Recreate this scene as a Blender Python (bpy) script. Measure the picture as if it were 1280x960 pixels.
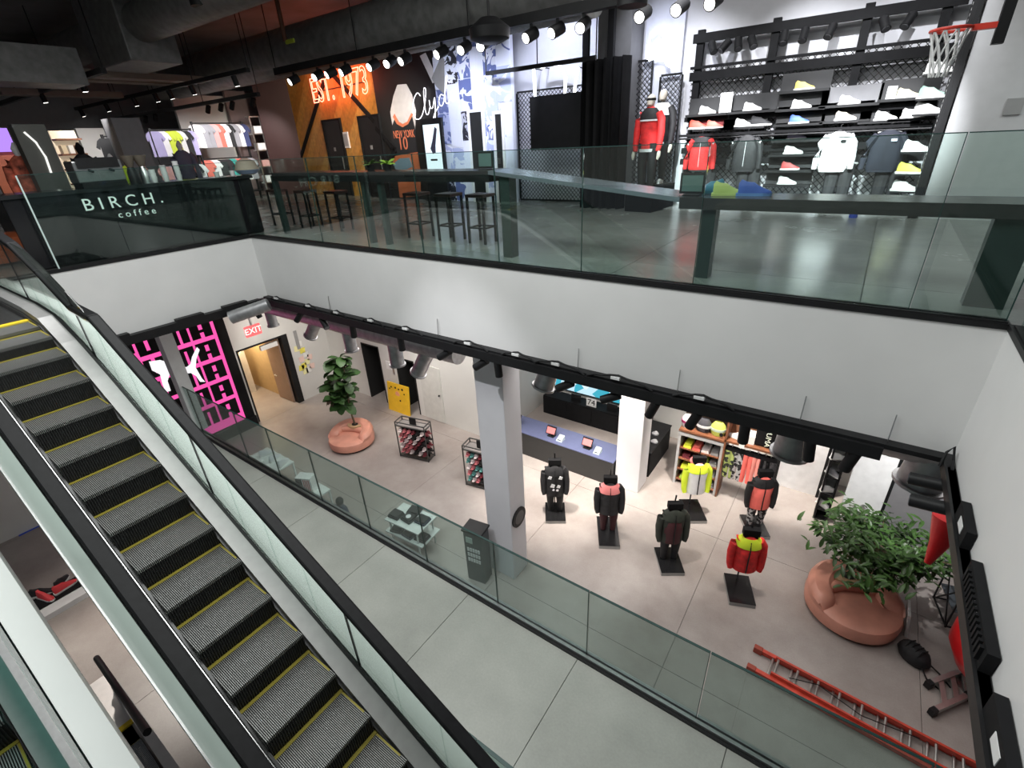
import bpy, bmesh, math, random
from mathutils import Vector, Matrix
random.seed(7)
R = math.radians
for o in list(bpy.data.objects): bpy.data.objects.remove(o)
scn = bpy.context.scene
col = scn.collection
# ------------------------------------------------------------------ camera
CAM_H = 1.55; FPX = 602.7
_p, _t, _r = R(-36.4258), R(26.765), R(-2.9558)
FW = Vector((math.sin(_p)*math.cos(_t), math.cos(_p)*math.cos(_t), -math.sin(_t)))
_rt = Vector((math.cos(_p), -math.sin(_p), 0)); _up = _rt.cross(FW)
RT = _rt*math.cos(_r) + _up*math.sin(_r); UP = _up*math.cos(_r) - _rt*math.sin(_r)
C0 = Vector((0, 0, CAM_H))
cd = bpy.data.cameras.new('camera'); cam = bpy.data.objects.new('camera', cd); col.objects.link(cam)
cd.sensor_width = 36; cd.lens = FPX/1280*36; cd.clip_start = .05; cd.clip_end = 200
M4 = Matrix((RT, UP, -FW)).transposed().to_4x4(); M4.translation = C0; cam.matrix_world = M4
scn.camera = cam
# ------------------------------------------------------------------ world, big lights, exposure
w = bpy.data.worlds.new('world'); scn.world = w; w.use_nodes = True
w.node_tree.nodes['Background'].inputs[0].default_value = (.80, .88, 1, 1)
w.node_tree.nodes['Background'].inputs[1].default_value = .15
vs = scn.view_settings; vs.view_transform = 'Standard'; vs.look = 'None'; vs.exposure = 0.0; vs.gamma = 1; vs.use_curve_mapping = False
def area(name, loc, size, energy, colr=(1, 1, 1), rot=(0, 0, 0), sy=None):
    l = bpy.data.lights.new(name, 'AREA'); l.energy = energy; l.size = size; l.color = colr
    if sy: l.shape = 'RECTANGLE'; l.size_y = sy
    o = bpy.data.objects.new(name, l); o.location = loc; o.rotation_euler = rot; col.objects.link(o); return o
def spot(name, loc, tgt, energy, angle=50, blend=.6, colr=(1, 1, 1), rad=.06):
    l = bpy.data.lights.new(name, 'SPOT'); l.energy = energy; l.spot_size = R(angle); l.spot_blend = blend; l.color = colr; l.shadow_soft_size = rad
    o = bpy.data.objects.new(name, l); o.location = loc
    o.rotation_euler = (Vector(tgt)-Vector(loc)).to_track_quat('-Z', 'Y').to_euler(); col.objects.link(o); return o
area('atrium_ceiling_light', (-4.5, 2.2, 5.0), 8, 680, (.97, 1, .98), sy=3.5)
area('upper_floor_ceiling_light', (-2, 8.6, 4.9), 6, 150, (1, .98, .95), sy=3)
area('lower_ceiling_light', (-7.5, 7.4, -1.45), 9, 330, (1, .95, .91), sy=2.6)
area('lower_ceiling_light', (.6, 8.2, -1.45), 4, 90, (1, .96, .93), sy=3)
# ------------------------------------------------------------------ pixel helpers (1280 x 960 frame)
def ray(x, y): return (FW*FPX + RT*(x-640) - UP*(y-480)).normalized()
def onz(x, y, z): d = ray(x, y); return C0 + d*((z-C0.z)/d.z)
def ony(x, y, Y): d = ray(x, y); return C0 + d*(Y/d.y)
def onx(x, y, X): d = ray(x, y); return C0 + d*(X/d.x)
# ------------------------------------------------------------------ levels
ZA, ZM, ZB = -6.75, -4.2, 0.0
YF, XL, XR, ZF = 5.39, -10.65, 1.14, -1.31      # opening in the upper floor: back, left, right faces; underside of fascia
YW = 12.4                                       # upper back wall
XA, YA = -15.75, 9.75                           # lower left wall, lower back wall
YR = 3.49                                       # walkway glass rail
# ------------------------------------------------------------------ materials
MATS = {}
def nt(m): return m.node_tree.nodes, m.node_tree.links
def mat(name, c, rough=.5, metal=0, vary=.06, scale=6, bump=0, emit=0, ecol=None, spec=.5):
    if name in MATS: return MATS[name]
    m = bpy.data.materials.new(name); m.use_nodes = True; n, l = nt(m); b = n['Principled BSDF']
    b.inputs['Roughness'].default_value = rough; b.inputs['Metallic'].default_value = metal
    b.inputs['Specular IOR Level'].default_value = spec
    tx = n.new('ShaderNodeTexNoise'); tx.inputs['Scale'].default_value = scale; tx.inputs['Detail'].default_value = 5
    co = n.new('ShaderNodeTexCoord'); l.new(co.outputs['Object'], tx.inputs['Vector'])
    rp = n.new('ShaderNodeValToRGB')
    rp.color_ramp.elements[0].position = .3; rp.color_ramp.elements[1].position = .7
    rp.color_ramp.elements[0].color = tuple(max(0, v*(1-vary)) for v in c)+(1,)
    rp.color_ramp.elements[1].color = tuple(min(1, v*(1+vary)) for v in c)+(1,)
    l.new(tx.outputs['Fac'], rp.inputs['Fac']); l.new(rp.outputs['Color'], b.inputs['Base Color'])
    if bump:
        bp = n.new('ShaderNodeBump'); bp.inputs['Strength'].default_value = bump; bp.inputs['Distance'].default_value = .02
        l.new(tx.outputs['Fac'], bp.inputs['Height']); l.new(bp.outputs['Normal'], b.inputs['Normal'])
    if emit:
        b.inputs['Emission Color'].default_value = tuple(ecol or c)+(1,); b.inputs['Emission Strength'].default_value = emit
    MATS[name] = m; return m
def concrete(name, c1, c2, rough=.25, scale=.7):
    m = bpy.data.materials.new(name); m.use_nodes = True; n, l = nt(m); b = n['Principled BSDF']
    co = n.new('ShaderNodeTexCoord')
    t1 = n.new('ShaderNodeTexNoise'); t1.inputs['Scale'].default_value = scale; t1.inputs['Detail'].default_value = 8; t1.inputs['Roughness'].default_value = .65
    t2 = n.new('ShaderNodeTexNoise'); t2.inputs['Scale'].default_value = 40; t2.inputs['Detail'].default_value = 4
    l.new(co.outputs['Object'], t1.inputs['Vector']); l.new(co.outputs['Object'], t2.inputs['Vector'])
    rp = n.new('ShaderNodeValToRGB'); rp.color_ramp.elements[0].position = .3; rp.color_ramp.elements[1].position = .72
    rp.color_ramp.elements[0].color = c1+(1,); rp.color_ramp.elements[1].color = c2+(1,)
    l.new(t1.outputs['Fac'], rp.inputs['Fac'])
    mx = n.new('ShaderNodeMix'); mx.data_type = 'RGBA'; mx.blend_type = 'MULTIPLY'; mx.inputs[0].default_value = .22
    l.new(rp.outputs['Color'], mx.inputs[6]); l.new(t2.outputs['Fac'], mx.inputs[7]); l.new(mx.outputs[2], b.inputs['Base Color'])
    rr = n.new('ShaderNodeMapRange'); rr.inputs[3].default_value = rough-.06; rr.inputs[4].default_value = rough+.12
    l.new(t1.outputs['Fac'], rr.inputs[0]); l.new(rr.outputs[0], b.inputs['Roughness'])
    MATS[name] = m; return m
def glassmat(name, tint, refl=.9):
    m = bpy.data.materials.new(name); m.use_nodes = True; n, l = nt(m); n.remove(n['Principled BSDF'])
    tr = n.new('ShaderNodeBsdfTransparent'); tr.inputs[0].default_value = tint+(1,)
    gl = n.new('ShaderNodeBsdfGlossy'); gl.inputs['Roughness'].default_value = .02; gl.inputs[0].default_value = (refl, refl, refl, 1)
    lw = n.new('ShaderNodeLayerWeight'); lw.inputs[0].default_value = .5
    pw = n.new('ShaderNodeMath'); pw.operation = 'POWER'; pw.inputs[1].default_value = 4; l.new(lw.outputs['Facing'], pw.inputs[0])
    fr = n.new('ShaderNodeMath'); fr.operation = 'MULTIPLY_ADD'; fr.inputs[1].default_value = .55; fr.inputs[2].default_value = .05; l.new(pw.outputs[0], fr.inputs[0])
    mx = n.new('ShaderNodeMixShader'); l.new(fr.outputs[0], mx.inputs[0]); l.new(tr.outputs[0], mx.inputs[1]); l.new(gl.outputs[0], mx.inputs[2])
    l.new(mx.outputs[0], n['Material Output'].inputs[0]); MATS[name] = m; return m
def emis(name, c, s):
    if name in MATS: return MATS[name]
    m = bpy.data.materials.new(name); m.use_nodes = True; n, l = nt(m); n.remove(n['Principled BSDF'])
    e = n.new('ShaderNodeEmission'); e.inputs[0].default_value = c+(1,); e.inputs[1].default_value = s
    l.new(e.outputs[0], n['Material Output'].inputs[0]); MATS[name] = m; return m
FLOORA = concrete('polished_concrete_lower', (.30, .255, .235), (.47, .425, .40), .34)
FLOORM = concrete('polished_concrete_walkway', (.35, .355, .325), (.50, .50, .46), .32)
FLOORB = concrete('polished_concrete_upper', (.20, .20, .19), (.32, .32, .31), .22)
JOINT = mat('floor_joint', (.08, .08, .075), .8)
WHITE = mat('white_paint', (.72, .715, .71), .6, vary=.03, scale=1.5)
WALLW = mat('warm_white_wall', (.66, .655, .63), .65, vary=.04, scale=1.2)
COLW = mat('column_paint', (.70, .70, .73), .55, vary=.04, scale=1.5)
GREYW = mat('grey_wall', (.30, .30, .31), .6, vary=.05)
DARKC = mat('dark_ceiling', (.20, .20, .195), .8, vary=.2, scale=1)
BLACK = mat('black_metal', (.010, .010, .011), .5, vary=.2, spec=.3)
BLACKM = mat('black_matte', (.008, .008, .009), .8, vary=.2, spec=.2)
RUBBER = mat('handrail_rubber', (.007, .007, .008), .55, vary=.25, scale=20, spec=.2)
STEEL = mat('brushed_steel', (.60, .60, .60), .28, 1, vary=.06, scale=30)
CHROME = mat('chrome', (.85, .85, .86), .1, 1)
GALV = mat('galvanised_duct', (.40, .40, .41), .42, .8, vary=.18, scale=9)
DUCTD = mat('dark_duct', (.21, .21, .205), .5, .2, vary=.25, scale=5)
YEL = mat('safety_yellow', (.72, .50, .02), .5)
YELD = mat('dark_step_yellow', (.30, .25, .03), .6)  # darker yellow for the step edges
GLASS = glassmat('clear_green_glass', (.86, .94, .91))
GLASSM = glassmat('walkway_rail_glass', (.70, .79, .77))
GLASSE = glassmat('escalator_glass', (.84, .90, .87))
GEDGE = mat('glass_edge', (.025, .06, .055), .2)
# ------------------------------------------------------------------ geometry helpers
class MB:
    def __init__(s): s.v = []; s.f = []
    def _add(s, vs, fs):
        k = len(s.v); s.v += [tuple(v) for v in vs]; s.f += [tuple(i+k for i in f) for f in fs]; return s
    def box(s, x0, x1, y0, y1, z0, z1):
        return s._add([(x0,y0,z0),(x1,y0,z0),(x1,y1,z0),(x0,y1,z0),(x0,y0,z1),(x1,y0,z1),(x1,y1,z1),(x0,y1,z1)],
                      [(3,2,1,0),(4,5,6,7),(0,1,5,4),(1,2,6,5),(2,3,7,6),(3,0,4,7)])
    def hexa(s, P):
        return s._add(P, [(3,2,1,0),(4,5,6,7),(0,1,5,4),(1,2,6,5),(2,3,7,6),(3,0,4,7)])
    def bar(s, a, b, wd, hd, up=(0, 0, 1)):
        a = Vector(a); b = Vector(b); d = (b-a).normalized(); u = Vector(up)
        if abs(d.dot(u)) > .98: u = Vector((1, 0, 0))
        x = d.cross(u).normalized()*(wd/2); y = x.cross(d).normalized()*(hd/2)
        return s.hexa([a-x-y, a+x-y, a+x+y, a-x+y, b-x-y, b+x-y, b+x+y, b-x+y])
    def tube(s, pts, r, n=8, cap=True):
        pts = [Vector(p) for p in pts]; rs = r if isinstance(r, (list, tuple)) else [r]*len(pts)
        vs = []; ref = Vector((0, 0, 1))
        for i, p in enumerate(pts):
            d = (pts[min(i+1, len(pts)-1)]-pts[max(i-1, 0)]).normalized()
            u = ref if abs(d.dot(ref)) < .95 else Vector((1, 0, 0))
            x = d.cross(u).normalized(); y = d.cross(x)
            for k in range(n):
                a = 2*math.pi*k/n; vs.append(p + x*(math.cos(a)*rs[i]) + y*(math.sin(a)*rs[i]))
        fs = [(i*n+k, i*n+(k+1) % n, (i+1)*n+(k+1) % n, (i+1)*n+k) for i in range(len(pts)-1) for k in range(n)]
        if cap: fs += [tuple(range(n))[::-1], tuple((len(pts)-1)*n+k for k in range(n))]
        return s._add(vs, fs)
    def rings(s, rg, n=12, cap=True):          # rg: (cx, cy, z, rx, ry)
        vs = [(cx+rx*math.cos(2*math.pi*k/n), cy+ry*math.sin(2*math.pi*k/n), z) for cx, cy, z, rx, ry in rg for k in range(n)]
        fs = [(i*n+k, i*n+(k+1) % n, (i+1)*n+(k+1) % n, (i+1)*n+k) for i in range(len(rg)-1) for k in range(n)]
        if cap: fs += [tuple(range(n))[::-1], tuple((len(rg)-1)*n+k for k in range(n))]
        return s._add(vs, fs)
    def prism(s, pts, o, u, v, th):            # polygon in the u,v frame extruded by th along u x v
        o = Vector(o); u = Vector(u); v = Vector(v); w_ = u.cross(v).normalized()*th; n = len(pts)
        vs = [o+u*a+v*b for a, b in pts] + [o+u*a+v*b+w_ for a, b in pts]
        return s._add(vs, [tuple(range(n))[::-1], tuple(range(n, 2*n))]+[(i, (i+1) % n, n+(i+1) % n, n+i) for i in range(n)])
    def ball(s, c, r, n=10, m=6, sz=1):
        rg = [(c[0], c[1], c[2]+sz*r*math.sin(-math.pi/2+math.pi*(i+.02)/(m+.04)), r*math.cos(-math.pi/2+math.pi*(i+.02)/(m+.04)), r*math.cos(-math.pi/2+math.pi*(i+.02)/(m+.04))) for i in range(m+1)]
        return s.rings(rg, n)
    def mesh(s, name, o=(0, 0, 0)):
        me = bpy.data.meshes.new(name); ox, oy, oz = o
        me.from_pydata([(a-ox, b-oy, c-oz) for a, b, c in s.v], [], s.f); me.update(); return me
def fixn(me):
    bm = bmesh.new(); bm.from_mesh(me); bmesh.ops.recalc_face_normals(bm, faces=bm.faces); bm.to_mesh(me); bm.free()
def obj(name, mb, m, parent=None, smooth=False, loc=None, bevel=0):
    me = mb.mesh(name) if isinstance(mb, MB) else mb
    fixn(me); me.materials.append(m)
    if smooth:
        me.polygons.foreach_set('use_smooth', [True]*len(me.polygons)); me.set_sharp_from_angle(angle=R(40))
    o = bpy.data.objects.new(name, me); col.objects.link(o)
    if parent: o.parent = parent
    if loc is not None: o.location = loc
    if bevel:
        bv = o.modifiers.new('bevel', 'BEVEL'); bv.width = bevel; bv.segments = 2; bv.limit_method = 'ANGLE'
    return o
def tag(o, label, cat, group=None):
    o['label'] = label; o['category'] = cat
    if group: o['group'] = group
    return o
def thing(name, label, cat, loc=(0, 0, 0), rz=0, group=None):
    o = bpy.data.objects.new(name, None); o.empty_display_size = .1; col.objects.link(o)
    o.location = loc; o.rotation_euler = (0, 0, rz); return tag(o, label, cat, group)
def one(name, mb, m, label, cat, group=None, base=None, smooth=False, bevel=0):     # single-mesh thing given in world coordinates
    if base is None:
        xs = list(zip(*mb.v)); base = (sum(xs[0])/len(xs[0]), sum(xs[1])/len(xs[1]), min(xs[2]))
    me = mb.mesh(name, base)
    return tag(obj(name, me, m, None, smooth, base, bevel), label, cat, group)
def struct(name, mb, m, parent=None, smooth=False):
    o = obj(name, mb, m, parent, smooth)
    if not parent: o['kind'] = 'structure'
    return o
def sroot(name):
    o = bpy.data.objects.new(name, None); col.objects.link(o); o['kind'] = 'structure'; return o
def dup(root, loc, rz=0, label=None, group=None, sc=None):
    r = root.copy(); col.objects.link(r); r.location = loc; r.rotation_euler = (0, 0, rz)
    if sc: r.scale = (sc, sc, sc)
    if label: r['label'] = label
    if group: r['group'] = group
    for ch in list(root.children):
        c = ch.copy(); col.objects.link(c); c.parent = r
        for g in list(ch.children):
            d = g.copy(); col.objects.link(d); d.parent = c
    return r
def frame(o, u, v):
    u = Vector(u).normalized(); v = Vector(v).normalized(); w_ = u.cross(v)
    m = Matrix((u, v, w_)).transposed().to_4x4(); m.translation = Vector(o); return m
def text(body, size, m, o, u, v, ext=.004, outline=0, parent=None, name='lettering', sx=1, align='CENTER', shear=0):
    cu = bpy.data.curves.new('t', 'FONT'); cu.body = body; cu.size = size; cu.align_x = align; cu.align_y = 'CENTER'; cu.shear = shear
    cu.resolution_u = 3
    if outline: cu.fill_mode = 'NONE'; cu.bevel_depth = outline; cu.bevel_resolution = 1
    else: cu.extrude = ext
    t = bpy.data.objects.new('t', cu); col.objects.link(t); bpy.context.view_layer.update()
    me = bpy.data.meshes.new_from_object(t.evaluated_get(bpy.context.evaluated_depsgraph_get()))
    bpy.data.objects.remove(t)
    me.name = name
    me.transform(frame((0, 0, 0), u, v) @ Matrix.Diagonal((sx, 1, 1, 1))); me.materials.clear(); me.materials.append(m)
    ob = bpy.data.objects.new(name, me); col.objects.link(ob)
    ob.location = o
    if parent: ob.parent = parent
    return ob
X, Y, Z = Vector((1, 0, 0)), Vector((0, 1, 0)), Vector((0, 0, 1))
def floor_slabs(name, x0, x1, y0, y1, z, m, px, py, ox=0, oy=0, th=.3):
    r = sroot(name)
    obj('joint_bed', MB().box(x0, x1, y0, y1, z-th, z-.02), JOINT, r)
    xs = [x0]+[x for x in [ox+px*i for i in range(-40, 41)] if x0+.2 < x < x1-.2]+[x1]
    ys = [y0]+[y for y in [oy+py*i for i in range(-40, 41)] if y0+.2 < y < y1-.2]+[y1]
    g = .004
    for i in range(len(xs)-1):
        for j in range(len(ys)-1):
            obj('slab', MB().box(xs[i]+g, xs[i+1]-g, ys[j]+g, ys[j+1]-g, z-.02, z), m, r)
    return r
# ================================================================== STRUCTURE
floor_slabs('floor', XA-4.5, 7, -4, 14, ZA, FLOORA, 3.6, 3.6, -1.2, 2.0)
floor_slabs('floor_walkway', -12.2, 3.2, 1.72, YR+.06, ZM, FLOORM, 1.75, 4, .02, 9, .35)
floor_slabs('floor_upper', XL+.02, 9, YF+.02, YW+.3, 0, FLOORB, 2.6, 2.6, .1, 1.1, .3)
floor_slabs('floor_upper_left', -27, XL-.02, -6, YW+4, 0, FLOORB, 2.6, 2.6, .4, 1.1, .3)
floor_slabs('floor_upper_right', XR+.02, 9, -4, YF+.02, 0, FLOORB, 2.6, 2.6, .4, 1.1, .3)
struct('wall_fascia_back', MB().box(XL, XR, YF, YF+.22, ZF, -.03), WHITE)
struct('wall_fascia_left', MB().box(XL-.22, XL, 1.3, YF+.22, ZF, -.03), WHITE)
struct('wall_fascia_right', MB().box(XR, XR+.22, -1, YF+.22, ZF, -.03), WHITE)
struct('trim_1', MB().box(XL, XR, YF-.012, YF+.12, -.035, .015), BLACK)
struct('trim_2', MB().box(XL-.12, XL+.012, 1.3, YF, -.035, .015), BLACK)
struct('trim_3', MB().box(XR-.012, XR+.12, -1, YF, -.035, .015), BLACK)
cl = struct('ceiling_lower', MB().box(XA-4.5, 7, YF+.22, 14, -.75, -.55), DARKC)
struct('ceiling_lower_left', MB().box(XA-4.5, XL-.22, -4, YF+.22, -.75, -.55), DARKC)
struct('ceiling_lower_right', MB().box(XR+.22, 7, -4, YF+.22, -.75, -.55), DARKC)
struct('ceiling', MB().box(-27, 9, -6, YW+4, 5.3, 5.5), DARKC)
# lower walls: left wall with the doorway, back wall with two openings, bay behind the counter
dA, dB = onz(326, 527, ZA).y, onz(373, 503, ZA).y; dT = onx(321, 432, XA).z
wl = sroot('wall_lower_left')
obj('wall_panel', MB().box(XA-.2, XA, -4, dA, ZA, -.75), WALLW, wl)
obj('wall_panel', MB().box(XA-.2, XA, dB, 14, ZA, -.75), WALLW, wl)
obj('wall_panel', MB().box(XA-.2, XA, dA, dB, dT, -.75), WALLW, wl)
CORR = mat('corridor_tan', (.50, .36, .19), .6)
CORW = mat('corridor_white', (.62, .58, .52), .6)
obj('corridor_wall', MB().box(XA-4, XA-.2, dB, dB+.12, ZA, dT+.1), CORR, wl)
obj('corridor_wall', MB().box(XA-4, XA-.2, dA-1.2, dA-1.08, ZA, dT+.1), CORR, wl)
obj('corridor_end', MB().box(XA-4.1, XA-4, dA-1.2, dB+.12, ZA, dT+.1), CORR, wl)
obj('corridor_ceiling', MB().box(XA-4, XA-.2, dA-1.2, dB+.12, dT+.1, dT+.2), CORW, wl)
obj('corridor_partition', MB().hexa([Vector(p) for p in [(XA-2.6, dA-.1, ZA), (XA-2.4, dB-.3, ZA), (XA-2.5, dB-.3, ZA), (XA-2.7, dA-.1, ZA), (XA-2.6, dA-.1, ZA+.5), (XA-2.4, dB-.3, ZA+1.8), (XA-2.5, dB-.3, ZA+1.8), (XA-2.7, dA-.1, ZA+.5)]]), CORW, wl)
area('corridor_lamp', (XA-2, (dA+dB)/2, dT), .8, 70, (1, .78, .5))
# door lining
d1 = sroot('door_1')
obj('door_frame', MB().box(XA-.2, XA+.03, dB-.02, dB+.20, ZA, dT+.06).box(XA-.2, XA+.02, dA-.05, dA, ZA, dT+.06).box(XA-.2, XA+.02, dA, dB, dT, dT+.06), BLACK, d1)
obj('door_closer', MB().box(XA-.16, XA-.05, dB-.75, dB-.15, dT-.26, dT-.1), mat('closer_white', (.8, .8, .78), .5), d1)
obj('door_leaf', MB().box(XA-1.1, XA-.15, dB-.10, dB-.05, ZA+.02, dT-.02), mat('door_leaf_brown', (.30, .20, .15), .4), d1)
obj('door_handle', MB().tube([(XA-.9, dB-.12, ZA+1), (XA-.9, dB-.17, ZA+1), (XA-.75, dB-.17, ZA+1)], .015), STEEL, d1)
# back wall with openings (x ranges read on the wall plane)
oA0, oA1 = ony(456, 455, YA).x, ony(478, 463, YA).x; oAt = ony(452, 428, YA).z
oB0, oB1 = ony(499, 478, YA).x, ony(522, 487, YA).x; oBt = ony(496, 446, YA).z
xe = ony(618, 545, YA).x
wb = sroot('wall_lower_back')
for a, b, z0 in ((XA, oA0, ZA), (oA1, oB0, ZA), (oB1, xe, ZA), (oA0, oA1, oAt), (oB0, oB1, oBt)):
    obj('wall_panel', MB().box(a, b, YA, YA+.2, z0, -.75), WALLW, wb)
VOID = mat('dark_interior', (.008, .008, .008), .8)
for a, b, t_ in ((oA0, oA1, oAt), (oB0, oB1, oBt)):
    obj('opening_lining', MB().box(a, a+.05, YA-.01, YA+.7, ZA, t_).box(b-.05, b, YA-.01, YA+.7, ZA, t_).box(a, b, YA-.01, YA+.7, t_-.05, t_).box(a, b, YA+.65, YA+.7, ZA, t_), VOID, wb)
obj('wall_return', MB().box(xe-.15, xe, YA, YA+3, ZA, -.75), WALLW, wb)
xq = 4.5
obj('bay_back_wall', MB().box(xe, xq, YA+3, YA+3.2, ZA, -.75), WALLW, wb)
dr = obj('side_door', MB().box(oB1+.25, oB1+1.15, YA-.03, YA, ZA+.02, oBt), mat('pale_door', (.60, .60, .57), .5), wb)
obj('door_knob', MB().ball((oB1+1.05, YA-.07, ZA+1.05), .035), BLACK, dr)
obj('wall_sign', MB().box((oA1+oB0)/2-.12, (oA1+oB0)/2+.12, YA-.015, YA, oAt-.75, oAt-.45), mat('paper', (.8, .8, .8), .7), wb)
obj('call_plate', MB().box(oB0-.22, oB0-.12, YA-.02, YA, ZA+1.3, ZA+1.75), STEEL, wb)
struct('wall_lower_right', MB().box(6.6, 6.8, -4, 14, ZA, -.75), GREYW)
# upper walls
ub = sroot('wall_upper_back')
obj('wall_panel', MB().box(-9.2, 9, YW+.1, YW+.3, 0, 5.3), mat('upper_white_wall', (.62, .62, .66), .6, vary=.03), ub)
struct('wall_upper_left', MB().box(-27, -26.8, -6, YW+4, 0, 5.3), GREYW)
struct('wall_upper_far', MB().box(-27, -9.2, YW+3.6, YW+3.8, 0, 5.3), GREYW)
# near landing under the photographer's feet and the wall behind
struct('floor_upper_near', MB().box(-3, XR+.02, -4, -1.45, -.3, 0), FLOORB)
struct('wall_upper_near', MB().box(-27, 9, -6.2, -6, 0, 5.3), WALLW)
# free columns
def column(name, a, b, ry, z0, z1, depth, m=COLW):
    """column whose front face spans pixels a..b on plane y = ry"""
    p, q = ony(*a, ry), ony(*b, ry)
    return p.x, q.x
c1 = sroot('wall_column_front'); p, q = ony(597, 520, YF+.35), ony(627, 520, YF+.35)
q = Vector((p.x+.62, 0, 0))
obj('shaft', MB().box(p.x, q.x, YF+.35, YF+.85, ZA, -.75), COLW, c1, bevel=.012)
C1 = (p.x, q.x)
sg = obj('plaque', MB().tube([(q.x, YF+.6, ZA+1.55), (q.x+.03, YF+.6, ZA+1.55)], .22, 20), BLACK, c1)
obj('plaque_ring', MB().tube([(q.x+.03, YF+.6, ZA+1.55), (q.x+.035, YF+.6, ZA+1.55)], .15, 20), mat('plaque_grey', (.06, .06, .06), .4), sg)
yb2 = onz(797, 617, ZA).y
c2 = sroot('wall_column_counter'); p, q = ony(771, 560, yb2), ony(801, 570, yb2)
obj('shaft', MB().box(p.x, q.x, yb2, yb2+.6, ZA, -.75), COLW, c2, bevel=.012)
C2 = (p.x, q.x, yb2)
g = onz(236, 542, ZM)
struct('wall_column_grey', MB().box(g.x-.16, g.x+.12, YR-.06, YR+.2, ZM, ZF), mat('grey_column', (.62, .62, .62), .6))
# ================================================================== GLASS RAILS
def rail_x(name, label, xs, y, z0, h, gm, shoe_m, th=.02, shoe_h=.07):
    r = thing(name, label, 'glass railing', ((xs[0]+xs[-1])/2, y, z0)); ox = (xs[0]+xs[-1])/2
    for a, b in zip(xs[:-1], xs[1:]):
        g_ = obj('glass_pane', MB().box(a-ox+.004, b-ox-.004, -th/2, th/2, .0, h), gm, r)
        obj('pane_edge', MB().box(a-ox+.004, b-ox-.004, -th/2-.001, th/2+.001, h, h+.008), GEDGE, g_)
        obj('pane_edge', MB().box(b-ox-.010, b-ox-.005, -th/2-.001, th/2+.001, .02, h), GEDGE, g_)
    obj('base_shoe', MB().box(xs[0]-ox, xs[-1]-ox, -.05, -.012, 0, shoe_h).box(xs[0]-ox, xs[-1]-ox, .012, .05, 0, shoe_h), shoe_m, r)
    return r
def rail_y(name, label, ys, x, z0, h, gm, shoe_m, th=.02, shoe_h=.05):
    oy = (ys[0]+ys[-1])/2; r = thing(name, label, 'glass railing', (x, oy, z0))
    for a, b in zip(ys[:-1], ys[1:]):
        g_ = obj('glass_pane', MB().box(-th/2, th/2, a-oy+.004, b-oy-.004, 0, h), gm, r)
        obj('pane_edge', MB().box(-th/2-.001, th/2+.001, a-oy+.004, b-oy-.004, h, h+.008), GEDGE, g_)
    obj('base_shoe', MB().box(-.05, -.012, ys[0]-oy, ys[-1]-oy, 0, shoe_h).box(.012, .05, ys[0]-oy, ys[-1]-oy, 0, shoe_h), shoe_m, r)
    return r
YG = YF+.05
xs = [XL+.03]+[ony(px, py, YG).x for px, py in ((405, 306), (463, 313), (531, 321), (625, 332), (727, 344), (866, 361), (1135, 391))]+[XR-.02]
rail_x('glass_railing', 'long clear glass railing along the white balcony edge in front of the high table', xs, YG, .0, 1.44, GLASS, BLACK, shoe_h=.03)
ys = [2.17, 3.2, 4.3, YF-.02]
r_ = rail_y('glass_railing', 'clear glass railing in front of the black coffee counter', ys, XL-.05, 0, 1.42, GLASS, BLACK, shoe_h=.03)
obj('bright_pane_end', MB().box(-.012, .012, ys[0]-(ys[0]+ys[-1])/2-.02, ys[0]-(ys[0]+ys[-1])/2, 0, 1.42), mat('polished_glass_end', (.62, .75, .72), .15), r_)
rail_y('glass_railing', 'glass railing above the bare white side fascia', [.2, 1.8, 3.6, YF-.05], XR+.06, 0, 1.44, GLASS, BLACK, shoe_h=.03)
zt = ZM+1.17
xs = [-12.1]+[ony(px, py, YR).x for px, py in ((232, 483), (290, 512), (331, 533), (385, 561), (448, 594), (523, 632), (617, 680), (737, 740), (889, 815))]+[1.4, 3.1]
xs = sorted(xs)
rail_x('glass_railing', 'tinted glass railing with steel foot along the far edge of the grey walkway', xs, YR, ZM, 1.17, GLASSM, STEEL, th=.024, shoe_h=.07)
struct('trim_4', MB().box(-12.2, 3.2, YR-.085, YR-.052, ZM, ZM+.025), BLACK)
yn = onz(600, 930, zt).y
struct('trim_5', MB().box(-12.2, 3.2, yn-.1, yn-.02, ZM-.3, ZM+.03), WHITE)
rail_x('glass_railing', 'glass railing with dark top edge between the escalator foot and the walkway', [-4.2, -3, -1.75, -.5, .8, 2], yn, ZM, 1.17, GLASSM, BLACK, th=.03)
# ================================================================== ESCALATORS
S = .912
def E(x, y, z): return Vector((x*S, y*S, CAM_H+(z-1.25)*S))          # metres of the step grid (0.4 m going) to the room
def nz(x): return -1.058-.5575*(x+6.527)
RIDGE = bpy.data.materials.new('ridged_step_metal'); RIDGE.use_nodes = True
n, l = nt(RIDGE); b = n['Principled BSDF']; co = n.new('ShaderNodeTexCoord'); wv = n.new('ShaderNodeTexWave')
wv.bands_direction = 'Y'; wv.inputs['Scale'].default_value = 26; wv.inputs['Distortion'].default_value = 0
l.new(co.outputs['Object'], wv.inputs['Vector']); rp = n.new('ShaderNodeValToRGB')
rp.color_ramp.elements[0].position = .42; rp.color_ramp.elements[1].position = .6
rp.color_ramp.elements[0].color = (.03, .03, .03, 1); rp.color_ramp.elements[1].color = (.42, .42, .41, 1)
l.new(wv.outputs['Fac'], rp.inputs['Fac']); l.new(rp.outputs['Color'], b.inputs['Base Color'])
bp = n.new('ShaderNodeBump'); bp.inputs['Strength'].default_value = .5; bp.inputs['Distance'].default_value = .01
l.new(wv.outputs['Fac'], bp.inputs['Height']); l.new(bp.outputs['Normal'], b.inputs['Normal'])
b.inputs['Roughness'].default_value = .4; b.inputs['Metallic'].default_value = .6
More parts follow.
